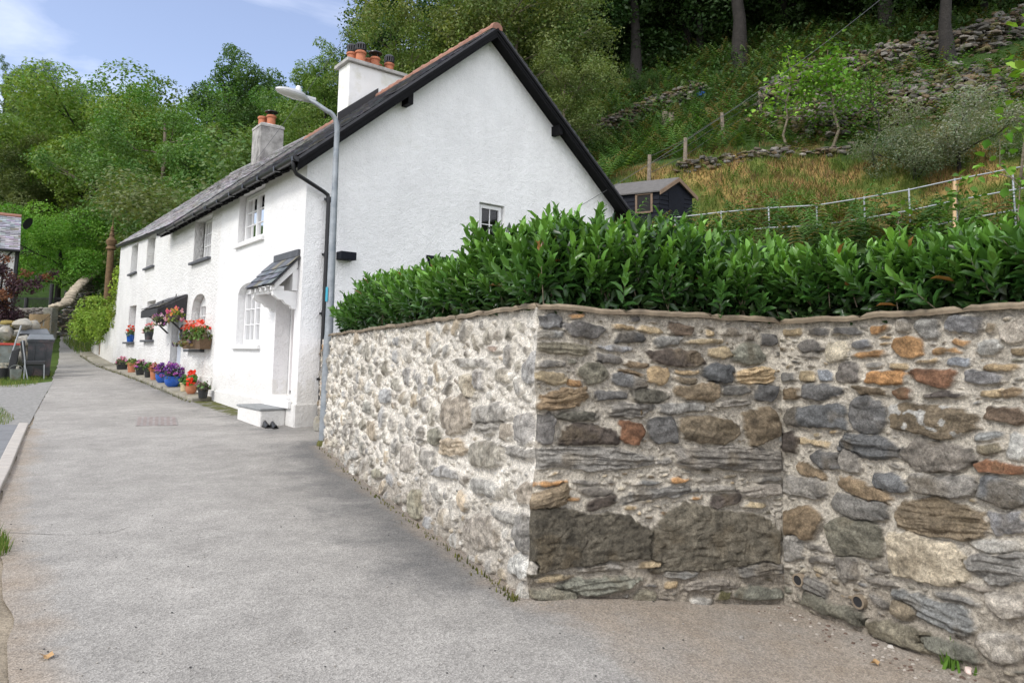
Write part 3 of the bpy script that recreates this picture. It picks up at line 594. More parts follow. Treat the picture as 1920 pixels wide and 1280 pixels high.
def window(par,P,a0,a1,z0,z1,dep,sashes=2,cols=2,rows=3,rise=0,mat='upvc',fw=.05,bar=.018,curtain=None,openable=True,label=None):
    mb=MB(); zt=z1-rise*.55
    pbox(mb,P,a0,a0+fw,dep,dep+.06,z0,z1 if not rise else zt); pbox(mb,P,a1-fw,a1,dep,dep+.06,z0,z1 if not rise else zt)
    pbox(mb,P,a0+fw,a1-fw,dep,dep+.06,z0,z0+fw*1.1)
    if rise:
        n=10; prev=None
        for k in range(n+1):
            x=-1+2*k/n; a=a0+(a1-a0)*k/n; z=z1-rise+rise*math.sqrt(max(0,1-abs(x)**2.4))
            if prev: 
                pa,pz=prev; mb.hexa([P(pa,dep,zt-.06),P(a,dep,zt-.06),P(a,dep+.055,zt-.06),P(pa,dep+.055,zt-.06),P(pa,dep,max(pz,zt-.05)),P(a,dep,max(z,zt-.05)),P(a,dep+.055,max(z,zt-.05)),P(pa,dep+.055,max(pz,zt-.05))])
            prev=(a,z)
        zt-=.05
    else: pbox(mb,P,a0+fw,a1-fw,dep,dep+.06,z1-fw,z1); zt=z1-fw
    w=(a1-a0-2*fw)/sashes
    for s_ in range(sashes):
        b0=a0+fw+w*s_; b1=b0+w; f=.042 if openable else .012
        if openable:
            for q in ((b0+.004,b0+f,z0+fw,zt),(b1-f,b1-.004,z0+fw,zt),(b0+f,b1-f,z0+fw*1.1+.002,z0+fw+f+.01),(b0+f,b1-f,zt-f,zt-.002)): pbox(mb,P,q[0],q[1],dep-.012,dep+.045,q[2],q[3])
        for c in range(1,cols): x=b0+f+(b1-b0-2*f)*c/cols; pbox(mb,P,x-bar/2,x+bar/2,dep+.008,dep+.034,z0+fw+f*.9,zt-f*.9)
        for r in range(1,rows): z=z0+fw+f+(zt-f-z0-fw-f)*r/rows; pbox(mb,P,b0+f*.9,b1-f*.9,dep+.006,dep+.036,z-bar/2,z+bar/2)
    o=mk('window',mb,mat,par,label=label)
    mb=MB(); mb.add([P(a0+.02,dep+.03,z0+.02),P(a1-.02,dep+.03,z0+.02),P(a1-.02,dep+.03,zt),P(a0+.02,dep+.03,zt)],[(0,1,2,3)]); mk('pane',mb,'glass',o)
    if curtain:
        for (f0,f1) in curtain:
            mb=MB(); V=[]; n=24; zc=zt
            for k in range(n+1): a=a0+(a1-a0)*(f0+(f1-f0)*k/n); d=dep+.13+.018*math.sin(k*1.9); V+=[P(a,d,z0+.03),P(a,d,zc)]
            mb.add(V,[(2*k,2*k+2,2*k+3,2*k+1) for k in range(n)]); mk('curtain',mb,'curtain',o)
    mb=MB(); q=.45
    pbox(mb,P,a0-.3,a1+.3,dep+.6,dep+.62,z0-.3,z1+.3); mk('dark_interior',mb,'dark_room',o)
    return o
PF=lambda a,d,z: W(a,d,z)
PG=lambda a,d,z: W(d,a,z)
TB=5.35; TF=19.25; SW=8.30; RS=4.15; RZn=8.72; EZ=5.10
topG=lambda s: EZ+(RZn-EZ)*s/RS if s<RS else RZn-.805*(s-RS)
c1=thing('white_cottage','nearest white rendered cottage with a tall gable, black bargeboards and orange ridge tiles','cottage',W(0,0,.12))
# openings of the road front, measured on its plane
def rect(l,t_,r,b): (a1,z1),(a0,_),(m,z0)=fr(l,t_),fr(r,t_),fr((l+r)/2,b); return min(a0,a1),max(a0,a1)
uwa=(fr(495,400)[0],fr(449,410)[0]); uwz=(fr(470,452)[1],fr(495,345)[1])
lwa=(fr(487,600)[0],fr(444,600)[0]); lwz=(fr(465,648)[1],fr(466,530)[1])
dra=(fr(549,650)[0],fr(514,650)[0]); drz=(.66,2.62)
ops=[(uwa[0],uwa[1]+.05,uwz[0],uwz[1]+.02,0,.2),(lwa[0],lwa[1],lwz[0],lwz[1],.22,.22),(dra[0],dra[1],drz[0],drz[1],0,.42)]
mb=wall_grid(PF,0,TB,.5,lambda a:EZ,EZ,ops,.012,3)
mk('wall',mb,'render_front',c1,True)
wn=(3.97,4.68,3.93,4.86); lo=(2.66,3.62,2.3,3.50)
mb=wall_grid(PG,0,SW,.5,topG,4.98,[(wn[0],wn[1],wn[2],wn[3],0,.14),(lo[0],lo[1],lo[2],lo[3],0,.1)],.014,5)
mk('wall',mb,'render_gable',c1,True)
mb=MB(); mb.add([W(0,SW,-.3),W(TB,SW,-.3),W(TB,SW,EZ),W(0,SW,EZ)],[(0,1,2,3)]); mk('wall',mb,'render_gable',c1)
# plinth: the white base stands a little proud
mb=MB(); zpl=lambda t:.56
n=16
for i in range(n):
    t0,t1=TB*i/n,TB*(i+1)/n
    mb.hexa([W(t0,-.035,-.1),W(t1,-.035,-.1),W(t1,.02,-.1),W(t0,.02,-.1),W(t0,-.035,.54),W(t1,-.035,.54+.0),W(t1,.02,.56),W(t0,.02,.56)])
mb.hexa([W(-.035,-.035,-.1),W(.02,-.035,-.1),W(.02,SW,-.1),W(-.035,SW,-.1),W(-.035,-.035,.535),W(.02,-.035,.535),W(.02,SW,.555),W(-.035,SW,.555)])
mk('plinth',mb,'render_front',c1)
window(c1,PF,uwa[0],uwa[1],uwz[0]+.03,uwz[1]-.02,.14,2,2,3,curtain=[(.02,.16),(.62,.98)])
window(c1,PF,lwa[0]+.01,lwa[1]-.01,lwz[0]+.03,lwz[1],.16,2,2,3,rise=.22,curtain=[(.03,.22),(.52,.96)])
window(c1,PG,wn[0]+.03,wn[1]-.03,wn[2]+.02,wn[3]-.02,.08,1,2,2,fw=.045)
for (a0,a1,z) in ((uwa[0]-.1,uwa[1]+.12,uwz[0]-.02),(lwa[0]-.12,lwa[1]+.14,lwz[0]-.02)):
    mb=MB(); pbox(mb,PF,a0,a1,-.07,.19,z-.05,z+.045); mk('window_sill',mb,'white_paint',c1,bevel=.01)
mb=MB(); pbox(mb,PG,wn[0]-.06,wn[1]+.06,-.05,.13,wn[2]-.07,wn[2]+.015); mk('window_sill',mb,'white_paint',c1,bevel=.008)
# dark louvred opening low on the gable
mb=MB(); pbox(mb,PG,lo[0]-.03,lo[1]+.03,-.03,.05,lo[3]-.035,lo[3]+.03); pbox(mb,PG,lo[0],lo[0]+.06,.0,.06,lo[2],lo[3]-.036); pbox(mb,PG,lo[1]-.06,lo[1],.0,.06,lo[2],lo[3]-.036)
for k in range(22): z=lo[3]-.06-k*.05; mb.hexa([PG(lo[0]+.06,.0,z-.02),PG(lo[1]-.06,.0,z-.02),PG(lo[1]-.06,.05,z+.0),PG(lo[0]+.06,.05,z),PG(lo[0]+.06,.0,z-.012),PG(lo[1]-.06,.0,z-.012),PG(lo[1]-.06,.05,z+.012),PG(lo[0]+.06,.05,z+.012)])
mk('louvre',mb,'shed_paint',c1)
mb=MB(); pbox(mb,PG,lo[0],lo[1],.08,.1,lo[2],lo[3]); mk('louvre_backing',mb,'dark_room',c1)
# door in its recess, canopy, step
mb=MB(); da0,da1=dra[0]+.16,dra[1]-.02
pbox(mb,PF,dra[0]+.02,dra[0]+.10,.30,.38,drz[0],drz[1]-.02); pbox(mb,PF,dra[1]-.08,dra[1]-.02,.30,.38,drz[0],drz[1]-.02); pbox(mb,PF,dra[0]+.10,dra[1]-.08,.30,.38,drz[1]-.10,drz[1]-.02)
mk('door_frame',mb,'white_paint',c1)
mb=MB(); a0,a1=dra[0]+.10,dra[1]-.08; k=5
for i in range(k): b0=a0+(a1-a0)*i/k; b1=a0+(a1-a0)*(i+1)/k; pbox(mb,PF,b0+.004,b1-.004,.335,.375,drz[0]+.03,drz[1]-.105)
pbox(mb,PF,a0,a1,.35,.37,drz[0]+.03,drz[1]-.105)
d=mk('door',mb,'door_pink',c1,bevel=.004)
mb=MB(); c=PF((a0+a1)/2,.31,2.0); mb.lathe([(.012,-.02),(.03,-.015),(.03,.015),(.012,.02)],c,10); pbox(mb,PF,(a0+a1)/2-.02,(a0+a1)/2+.02,.325,.336,1.92,1.99); mk('knocker',mb,'brass',d,True)
mb=MB(); pbox(mb,PF,a0,a1,.325,.334,drz[0]+.03,drz[0]+.07); mk('weatherboard',mb,'iron',d)
mb=MB(); pbox(mb,PF,dra[0]-.0,dra[1]+.0,-.09,.40,drz[0]-.1,drz[0]-.001); pbox(mb,PF,dra[0]-.14,dra[1]+.14,-.10,-.036,drz[0]-.2,drz[0]-.06); mk('door_sill',mb,'white_paint',c1,bevel=.01)
st0,st1=fr(555,785)[0]+.30,fr(463,780,.5)[0]
sa0,sa1=.12,2.12
mb=MB(); pbox(mb,PF,.42,1.72,-.50,-.037,-.1,.42); s1=mk('doorstep',mb,'render_front',c1,bevel=.02)
mb=MB(); pbox(mb,PF,.40,1.74,-.52,-.06,.423,.46); mk('step_slab',mb,'step_slate',s1,bevel=.008)
# slate canopy over the door
ca0,ca1=dra[0]-.16,dra[1]+.24; zc1=3.24; zc0=2.74; dp=.44
cn=mk('canopy',(lambda m:(pbox(m,PF,ca0+.06,ca1-.06,-.10,-.001,zc0-.12,zc0+.28),m)[1])(MB()),'white_paint',c1)
mb=MB(); 
for a in (ca0+.04,ca1-.12):
    mb.hexa([PF(a,-dp,zc0-.13),PF(a+.08,-dp,zc0-.13),PF(a+.08,-.02,zc1-.20),PF(a,-.02,zc1-.20),PF(a,-dp,zc0-.02),PF(a+.08,-dp,zc0-.02),PF(a+.08,-.02,zc1-.05),PF(a,-.02,zc1-.05)])
pbox(mb,PF,ca0+.12,ca1-.12,-dp+.05,-dp+.13,zc0-.16,zc0-.05)
for k in range(5):
    a=ca0+.1+(ca1-ca0-.25)*k/4; pbox(mb,PF,a,a+.055,-dp-.04,-dp+.2,zc0-.13,zc0-.05)
mk('rafters',mb,'white_paint',cn); cn_near=cn
for a in (ca0+.10,ca1-.20):
    mb=MB(); n=8; pr=[(0,-.34),(-.07,-.33),(-.10,-.27),(-.18,-.25),(-.24,-.18),(-.32,-.17),(-.42,-.10),(-.42,-.02),(0,-.02)]
    V=[PF(a+o_,d_-.001,zc0-.12+z_) for o_ in (0,.11) for d_,z_ in pr]; m_=len(pr)
    mb.add(V,[tuple(range(m_)),tuple(range(2*m_-1,m_-1,-1))]+[(k,(k+1)%m_,m_+(k+1)%m_,m_+k) for k in range(m_)]); mk('bracket',mb,'white_paint',cn,bevel=.008)
def slates(mb,P0,dA,dS,Nn,LA,LS,ew=.26,eh=.2,th=.012,rg=rng,base=(.10,.10,.115),var=.35,clipA=None):
    """courses of slates over a slope: P0 lower corner, dA along eave, dS up the slope, Nn outward normal"""
    k=int(LS/eh); 
    for r in range(k):
        n=int(LA/ew)+1
        for c in range(-1,n):
            a0=c*ew+(ew/2 if r%2 else 0); a1=a0+ew-.006; a0,a1=max(0,a0),min(LA,a1)
            if a1-a0<.03: continue
            s0=r*eh+rg.normal()*.005; s1=s0+eh*1.35 if r<k-1 else LS; lift=th+.008+abs(rg.normal())*.006; rt_=rg.normal()*.003
            v=1+var*(rg.random()*2-1); cl=V3(base)*v*(1+.06*rg.normal(size=3)); 
            if rg.random()<.08: cl=V3(.16,.15,.11)
            q=lambda a,s_,o_: P0+dA*a+dS*s_+Nn*o_
            mb.add([q(a0,s0,lift),q(a1,s0,lift+rt_),q(a1,s1,.006),q(a0,s1,.006),q(a0,s0,lift+th),q(a1,s0,lift+th+rt_),q(a1,s1,.012),q(a0,s1,.012)],[(4,5,6,7),(0,1,5,4),(0,4,7,3),(1,2,6,5)],tuple(np.clip(cl,.02,.6)))
    return mb
def slope(par,Pa,Pb,Pc,Pd,thick=.07,ew=.26,eh=.2,name='roof',base=(.10,.10,.115),mat='slate'):
    """Pa-Pb eave, Pd-Pc ridge"""
    dA=Pb-Pa; LA=np.linalg.norm(dA); dA/=LA; dS=Pd-Pa; LS=np.linalg.norm(dS); dS/=LS; Nn=np.cross(dA,dS); Nn*=np.sign(Nn[2])
    mb=MB(); mb.hexa([Pa-Nn*thick,Pb-Nn*thick,Pc-Nn*thick,Pd-Nn*thick,Pa,Pb,Pc,Pd],(.05,.05,.055))
    slates(mb,Pa,dA,dS,Nn,LA,LS,ew,eh,base=base); return mk(name,mb,mat,par),Nn
slope(cn_near,W(ca1+.04,-dp-.07,zc0-.04),W(ca0-.04,-dp-.07,zc0-.04),W(ca0-.04,-.02,zc1+.02),W(ca1+.04,-.02,zc1+.02),.02,.24,.15,name='slates',base=(.11,.12,.14))
mb=MB(); pbox(mb,PF,ca0-.0,ca1-.1,-.05,-.001,zc1+.02,zc1+.15); mk('flashing',mb,'slate_sill',cn_near)
sl=(RZn-EZ)/RS
RT=RZn+.17
def rp(t,s,dz=0,rz=RT): return W(t,s,rz-(sl if s<RS else .815)*abs(s-RS)+dz)
EO=.30 # eave overhang
r1,_=slope(c1,rp(-.32,-EO),rp(TB,-EO),rp(TB,RS),rp(-.32,RS))
slope(c1,rp(TB,SW+EO+.15),rp(-.32,SW+EO+.15),rp(-.32,RS),rp(TB,RS))
# bargeboards with moulding, soffit, undercloak
for sg in (0,1):
    s0=-EO if not sg else SW+EO+.15; mb=MB()
    def bb(t0,t1,zt_,zb): 
        a,b=s0,RS; mb.hexa([rp(t0,a,zb),rp(t1,a,zb),rp(t1,b,zb),rp(t0,b,zb),rp(t0,a,zt_),rp(t1,a,zt_),rp(t1,b,zt_),rp(t0,b,zt_)])
    bb(-.325,-.285,-.075,-.27); bb(-.345,-.326,-.06,-.13); bb(-.336,-.326,-.19,-.215); bb(-.284,-.002,-.17,-.20)
    mk('bargeboard',mb,'black_paint',r1)
for s_,w in ((2.0,.12),(6.15,.12)):
    mb=MB(); z=RT-(sl if s_<RS else .815)*abs(s_-RS)-.34; pbox(mb,PG,s_-w/2,s_+w/2,-.28,-.0,z-.12,z+.12); mk('purlin_end',mb,'black_paint',c1,bevel=.008)
mb=MB(); pbox(mb,PG,.64,.96,-.22,-.001,3.24,3.39); mk('slate_block',mb,'shed_paint',c1,bevel=.01,label='dark slate-grey block sticking out of the gable')
# ridge tiles
def ridge(par,t0,t1,rz,lt=.42,mat='ridge_clay',r=.13):
    n=int((t1-t0)/lt); mb=MB()
    for i in range(n):
        a=t0+(t1-t0)*i/n; b=t0+(t1-t0)*(i+1)/n+.015; rr=r+.006*random.random(); dz=.01*random.random(); V=[]
        for t,k in ((a,1.),(a+.05,1.1),(a+.055,1.),(b,1.)):
            for j in range(9): th=math.pi*(-.08+1.16*j/8); V.append(W(t,RS+math.cos(th)*rr*k*1.1,rz-.06+dz+math.sin(th)*rr*k))
        mb.add(V,[(q*9+j,(q+1)*9+j,(q+1)*9+j+1,q*9+j+1) for q in range(3) for j in range(8)]+[tuple(range(9))])
        # crest bump
        m=(a+b)/2; mb.hexa([W(m-.07,RS-.02,rz+rr-.08),W(m+.07,RS-.02,rz+rr-.08),W(m+.07,RS+.02,rz+rr-.08),W(m-.07,RS+.02,rz+rr-.08),W(m-.03,RS-.012,rz+rr+.0),W(m+.03,RS-.012,rz+rr+.0),W(m+.03,RS+.012,rz+rr+.0),W(m-.03,RS+.012,rz+rr+.0)])
    mk('ridge_tiles',mb,mat,par)
ridge(r1,-.33,TB,RT)
def gutter(par,P,a0,a1,d,z,name='gutter'):
    mb=MB(); V=[];m=9
    L=[a0+(a1-a0)*i/12 for i in range(13)]
    for k,a in enumerate(L):
        for j in range(m): th=math.pi*(1+j/(m-1)); V.append(P(a,d+math.cos(th)*.058,z+math.sin(th)*.062))
        for j in range(m): th=math.pi*(2-j/(m-1)); V.append(P(a,d+math.cos(th)*.052,z+math.sin(th)*.056))
    M2=2*m; mb.add(V,[(k*M2+j,k*M2+(j+1)%M2,(k+1)*M2+(j+1)%M2,(k+1)*M2+j) for k in range(12) for j in range(M2)]+[tuple(range(M2)),tuple(12*M2+j for j in range(M2))])
    k=int((a1-a0)/.9)
    for i in range(k+1): a=a0+.05+(a1-a0-.1)*i/k; pbox(mb,P,a-.03,a+.03,d-.066,d+.066,z-.075,z+.012)
    return mk(name,mb,'gutter_black',par,True)
ez=RT-sl*(RS+EO)
g=gutter(c1,PF,-.36,TB,-EO-.05,ez-.03)
mb=MB()
for i in range(int(TB/.4)): t=.1+i*.4; mb.hexa([W(t,-EO+.02,ez-.13),W(t+.07,-EO+.02,ez-.13),W(t+.07,-.0,ez+.02),W(t,-.0,ez+.02),W(t,-EO+.02,ez-.07),W(t+.07,-EO+.02,ez-.07),W(t+.07,-.0,ez+.12),W(t,-.0,ez+.12)])
mk('rafter_tails',mb,'black_paint',r1)
# downpipe: from gutter end, across the gable corner, then down
s_dp=.40; dt=-.10
pth=[W(-.22,-EO-.05,ez-.09),W(-.22,-EO-.04,ez-.22),W(-.20,-EO+.02,ez-.30),W(dt,s_dp-.10,ez-.52),W(dt,s_dp-.02,ez-.57),W(dt,s_dp,ez-.66),W(dt,s_dp,.16)]
mb=MB(); mb.tube(pth,.038,12); dp_=mk('downpipe',mb,'gutter_black',c1,True)
for z in (4.35,3.3,2.2,1.0): 
    mb=MB(); mb.tube([W(dt,s_dp,z-.05),W(dt,s_dp,z+.05)],.047,12); pbox(mb,PG,s_dp-.085,s_dp+.085,dt-.01,dt+.012,z-.022,z+.022); pbox(mb,PG,s_dp-.02,s_dp+.02,dt,-.001,z-.02,z+.02); mk('pipe_clip',mb,'gutter_black',dp_,True)
# chimney stacks
def pot(par,c,h,r,cap=None,mat='clay'):
    mb=MB(); mb.lathe([(r*1.02,0),(r*1.05,h*.12),(r*.96,h*.16),(r*.92,h*.75),(r*1.12,h*.8),(r*1.14,h*.93),(r*1.0,h),(r*.8,h),(r*.8,h*.7)],c,16); o=mk('chimney_pot',mb,mat,par,True)
    if cap=='slot':
        mb=MB(); mb.lathe([(r*.95,h),(r*1.05,h+.02),(r*1.05,h+.05),(r*.9,h+.06)],c,16)
        for k in range(12): a=2*math.pi*k/12; x=c+V3(math.cos(a),math.sin(a),0)*r*.95; mb.box(x+ZZ*(h+.12),(.035,.035,.14))
        mb.lathe([(r*1.05,h+.17),(r*1.08,h+.20),(r*.8,h+.25),(.02,h+.27)],c,16); mk('cowl',mb,'gutter_black',o,True)
    if cap=='hat':
        mb=MB()
        for k in range(4): a=math.pi/4+math.pi*k/2; x=c+V3(math.cos(a),math.sin(a),0)*r*.8; mb.tube([x+ZZ*h*.9,x+ZZ*(h+.14)],.012,6)
        mb.lathe([(r*1.5,h+.12),(r*1.45,h+.15),(r*.5,h+.2),(.02,h+.21)],c,16); mk('cowl',mb,'gutter_black',o,True)
    return o
def stack(par,t0,t1,s0,s1,z0,z1,mat,pots,cap=.10,capmat='chimney_dirty'):
    ch=mk('chimney',(lambda m:(pbox(m,PF,t0,t1,s0,s1,z0,z1),m)[1])(MB()),mat,par,bevel=.02)
    mb=MB(); pbox(mb,PF,t0-cap,t1+cap,s0-cap,s1+cap,z1+.001,z1+.10)
    mb.hexa([PF(t0-cap,s0-cap,z1+.101),PF(t1+cap,s0-cap,z1+.101),PF(t1+cap,s1+cap,z1+.101),PF(t0-cap,s1+cap,z1+.101),PF(t0+.1,s0+.1,z1+.17),PF(t1-.1,s0+.1,z1+.17),PF(t1-.1,s1-.1,z1+.17),PF(t0+.1,s1-.1,z1+.17)])
    mk('chimney_cap',mb,'cap_stone',ch,bevel=.012)
    for (t,s,h,r,cp_) in pots: pot(ch,PF(t,s,z1+.14),h,r,cp_)
    return ch
stack(r1,5.36,6.06,3.2,4.92,7.2,9.66,'chimney_white',[(5.72,3.42,.30,.13,'slot'),(5.55,3.62,.34,.15,'slot'),(5.80,3.98,.30,.13,None),(5.62,4.12,.32,.14,'hat'),(5.85,4.32,.24,.13,None),(5.68,4.62,.30,.14,'slot')])
mb=MB(); mb.hexa([rp(5.30,2.9,.03),rp(5.34,2.9,.03),rp(5.34,4.1,.03),rp(5.30,4.1,.03),rp(5.30,2.9,.30),rp(5.34,2.9,.30),rp(5.34,4.1,.26),rp(5.30,4.1,.26)]); mk('flashing',mb,'iron',r1)
# ---- far cottage
c2=thing('long_cottage','lower white roughcast cottage with slate sills and a row of flower pots along its foot','cottage',W(TB,0,.3))
E2=5.62; R2=8.84; TM=10.6
zt_=lambda a: 5.07 if a<TM+.02 else 5.22+.045*(a-TM)
ops=[(6.18,7.85,3.85,5.0,0,.24),(6.28,7.66,1.50,2.96,.42,.26),(12.8,14.05,4.25,5.32,0,.26),(15.65,16.85,4.28,5.34,0,.26),(12.15,13.4,1.80,3.08,0,.28),(15.2,16.5,1.75,3.06,0,.28),(8.55,9.80,.66,2.88,0,.26)]
mb=wall_grid(lambda a,d,z:W(a,d,min(z,zt_(a))),TB,TF,.0,lambda a:E2,E2-.0,ops,.03,9,.2); mk('wall',mb,'render_dash',c2,True)
mb=wall_grid(lambda a,d,z:W(TF-d,a,z),0,SW,.0,lambda s:5.6+(9.2-5.6)*min(s,SW-s)/RS,5.6,[],.02,10); mk('wall',mb,'render_dash',c2,True)
mb=MB(); mb.add([W(TB,SW,0),W(TF,SW,0),W(TF,SW,E2),W(TB,SW,E2)],[(0,1,2,3)]); mk('wall',mb,'render_dash',c2)
mb=MB(); mb.hexa([W(TB,-.045,-.1),W(TB+1.15,-.045,-.1),W(TB+1.15,.02,-.1),W(TB,.02,-.1),W(TB,-.045,.84),W(TB+1.15,-.045,.86),W(TB+1.15,.02,.87),W(TB,.02,.85)]); mk('plinth',mb,'render_dash',c2,bevel=.006)
window(c2,PF,6.24,7.6,3.9,4.98,.2,1,6,3,fw=.045,bar=.022,openable=False,mat='white_paint',curtain=[(.05,.3),(.75,.98)])
window(c2,PF,6.33,7.6,1.55,2.95,.2,1,5,4,rise=.42,fw=.045,bar=.02,openable=False,mat='white_paint',curtain=[(.05,.25)])
for (a0,a1,z0,z1) in ((12.85,14.0,4.28,5.3),(15.7,16.8,4.3,5.32),(12.2,13.35,1.83,3.07),(15.25,16.45,1.78,3.05)): window(c2,PF,a0,a1,z0,z1,.22,2,1,2,mat='white_paint',curtain=[(.0,.5)])
for (a0,a1,z,o_) in ((6.1,7.95,3.83,.10),(6.2,7.8,1.48,.12),(12.7,14.15,4.22,.09),(15.5,16.95,4.25,.09),(12.05,13.55,1.77,.13),(15.1,16.65,1.72,.13)):
    mb=MB(); pbox(mb,PF,a0,a1,-o_,.2,z-.035,z+.03); mk('window_sill',mb,'slate_sill',c2,bevel=.006)
mb=MB(); pbox(mb,PF,8.6,9.75,.18,.24,.68,2.86); 
for k in range(5): pbox(mb,PF,8.70+k*.2,8.88+k*.2,.165,.179,.72,2.80)
d=mk('door',mb,'door_grey',c2)
mb=MB(); mb.lathe([(.0,-.02),(.03,-.015),(.035,.0),(.03,.02),(0,.03)],PF(9.55,.12,1.6),8); mk('handle',mb,'iron',d,True)
mb=MB()
for k in range(24):
    a=2*math.pi*k/24; mb.rock(PF(8.35+.0,-.04,1.95)+U*math.cos(a)*.13+ZZ*math.sin(a)*.2,(.09,.09,.09),k)
tagp(mk('wreath',mb,'slate_sill',None),'small dark oval wreath plaque on the white wall just right of the grey cottage door','wall plaque')
# porch canopy: rough dark timber and slate
cn=None
zc1,zc0=3.02,2.62
cn,_=slope(c2,W(8.15,-.72,zc0),W(10.3,-.72,zc0),W(10.3,-.02,zc1),W(8.15,-.02,zc1),.05,.3,.22,name='canopy',base=(.06,.06,.065))
mb=MB(); pbox(mb,PF,8.15,10.3,-.74,-.70,zc0-.22,zc0-.02); pbox(mb,PF,8.2,10.25,-.1,-.001,zc0-.05,zc0+.2)
for a in (8.15,10.24): mb.hexa([PF(a,-.70,zc0-.16),PF(a+.05,-.70,zc0-.16),PF(a+.05,-.02,zc0-.3),PF(a,-.02,zc0-.3),PF(a,-.70,zc0-.055),PF(a+.05,-.70,zc0-.055),PF(a+.05,-.02,zc1-.06),PF(a,-.02,zc1-.06)])
for a in (8.3,10.1): mb.tube([PF(a,-.03,zc0-.65),PF(a,-.6,zc0-.1)],.025,6)
mk('canopy_frame',mb,'iron',cn)
r2a,_=slope(c2,rp(TB+.0,-EO),rp(TM,-EO),rp(TM,RS),rp(TB+.0,RS),base=(.30,.29,.29))
def rq(t,s,dz=0): return W(t,s,R2+.42*(t-TM)/9-.865*abs(s-RS)+.10+dz)
r2b,_=slope(c2,rq(TM+.001,-.16),rq(TF+.16,-.16),rq(TF+.16,RS),rq(TM+.001,RS),base=(.38,.365,.37))
slope(c2,rq(TF+.16,SW+.2),rq(TM+.001,SW+.2),rq(TM+.001,RS),rq(TF+.16,RS),ew=.5,eh=.4); slope(c2,rp(TM,SW+EO),rp(TB,SW+EO),rp(TB,RS),rp(TM,RS),ew=.5,eh=.4)
ridge(r2a,6.1,TM,RT); mb=MB(); mb.tube([W(TM,RS,R2+.10),W(TF+.16,RS,R2+.50)],.07,8); mk('ridge_tiles',mb,'slate_far',r2b,True)
gutter(c2,PF,TB+.01,TM,-EO-.05,ez-.03)
mb=MB()
for i in range(int((TM-TB)/.4)+1): t=TB+.1+i*.4; mb.hexa([W(t,-EO+.02,ez-.13),W(t+.07,-EO+.02,ez-.13),W(t+.07,-.0,ez+.02),W(t,-.0,ez+.02),W(t,-EO+.02,ez-.07),W(t+.07,-EO+.02,ez-.07),W(t+.07,-.0,ez+.12),W(t,-.0,ez+.12)])
mk('rafter_tails',mb,'black_paint',r2a)
mb=MB(); mb.add([W(TM-.02,-EO,ez-.08),W(TM-.02,0,ez+.1),W(TM-.02,0,5.2),W(TM-.02,RS,R2),W(TM-.02,RS,RT-.05)],[(0,1,2,3,4)]); mk('flashing',mb,'iron',r2a)
ch=stack(r2b,14.0,15.0,3.62,4.52,7.5,10.12,'chimney_dirty',[(14.7,3.9,.42,.17,None),(14.3,4.1,.42,.17,'hat')],cap=.02)
# ------------------------------------------------------------------ pavement strip, garden wall with ivy
mb=MB(); tps=np.arange(TB-.15,24.7,.62)
for i,t in enumerate(tps):
    w=.46+.05*random.random(); t1=t+.6; q=lambda t_,s_,dz: (lambda p: V3(p[0],p[1],float(zg(p[0],p[1]))+dz))(W(t_,s_,0))
    h=.075+.012*random.random()
    mb.hexa([q(t,-w,-.05),q(t1,-w,-.05),q(t1,-.0,-.05),q(t,-.0,-.05),q(t,-w,h),q(t1,-w,h),q(t1,-.0,h+.01),q(t,-.0,h+.01)])
mk('pavement',mb,'paving',None,bevel=.02,kind='structure')
gw=thing('garden_wall','low white roughcast wall continuing from the far end of the cottages under the golden bush','wall',W(TF,0,.8))
mb=MB(); n=24
for i in range(n):
    t0=TF+.02+5.9*i/n; t1=TF+.02+5.9*(i+1)/n; hz_=lambda t: 2.25+1.9*math.exp(-((t-TF)/.9)**2)-.06*(t-TF)
    mb.hexa([W(t0,0,.4),W(t1,0,.4),W(t1,.3,.4),W(t0,.3,.4),W(t0,0,hz_(t0)),W(t1,0,hz_(t1)),W(t1,.3,hz_(t1)),W(t0,.3,hz_(t0))])
mk('wall',mb,'render_dash',gw)
# ------------------------------------------------------------------ leaves
LQ=np.array([(0,0,0),(.5,-.28,.10),(1,0,.0),(.5,.28,.10)],float); LQf=np.array([(0,1,2,3)])
LF=np.array([(0,0,0),(.35,-.5,.12),(.35,0,0),(.35,.5,.12),(.75,-.36,.10),(.75,0,-.02),(.75,.36,.10),(1,0,-.10)],float)
LFf=np.array([(0,1,2,2),(0,2,3,3),(1,4,5,2),(2,5,6,3),(4,7,5,5),(5,7,6,6)])
LFt=np.array([(0,1,2),(0,2,3),(1,4,5),(1,5,2),(2,5,6),(2,6,3),(4,7,5),(5,7,6)])
def jit(base,n,rg,a=.25,b=.12): c=np.array(base)[None]*(1+a*(rg.random((n,1))*2-1))*(1+b*(rg.random((n,3))*2-1)); return np.clip(c,.003,.9)
def blob_leaves(centers,radii,nper,size,rg,cols,shell=.55,up_=.5,PV=LQ,PF_=LQf,squash=.8):
    Ps=[];Zs=[];Cs=[];Sz=[]
    for c,r,cl in zip(centers,radii,cols):
        n=int(nper*(r/np.mean(radii))**2); d=rg.normal(size=(n,3)); d/=np.linalg.norm(d,axis=1,keepdims=True)
        rad=r*(shell+(1-shell)*rg.random((n,1)))*(1+.16*np.sin(d[:,:1]*7+c[0])*np.cos(d[:,1:2]*6)); p=c+d*rad*np.array([1,1,squash])
        Ps.append(p); Zs.append(d*.7+V3(0,0,up_)+rg.normal(size=(n,3))*.55); Cs.append(jit(cl,n,rg,.3,.1)); Sz.append(size*(.6+.8*rg.random(n)))
    P=np.concatenate(Ps);Zd=np.concatenate(Zs);X,Y,Z_=frames(Zd,rg)
    return scatter(PV,PF_,P,X,Y,Z_,np.concatenate(Sz),np.concatenate(Cs))
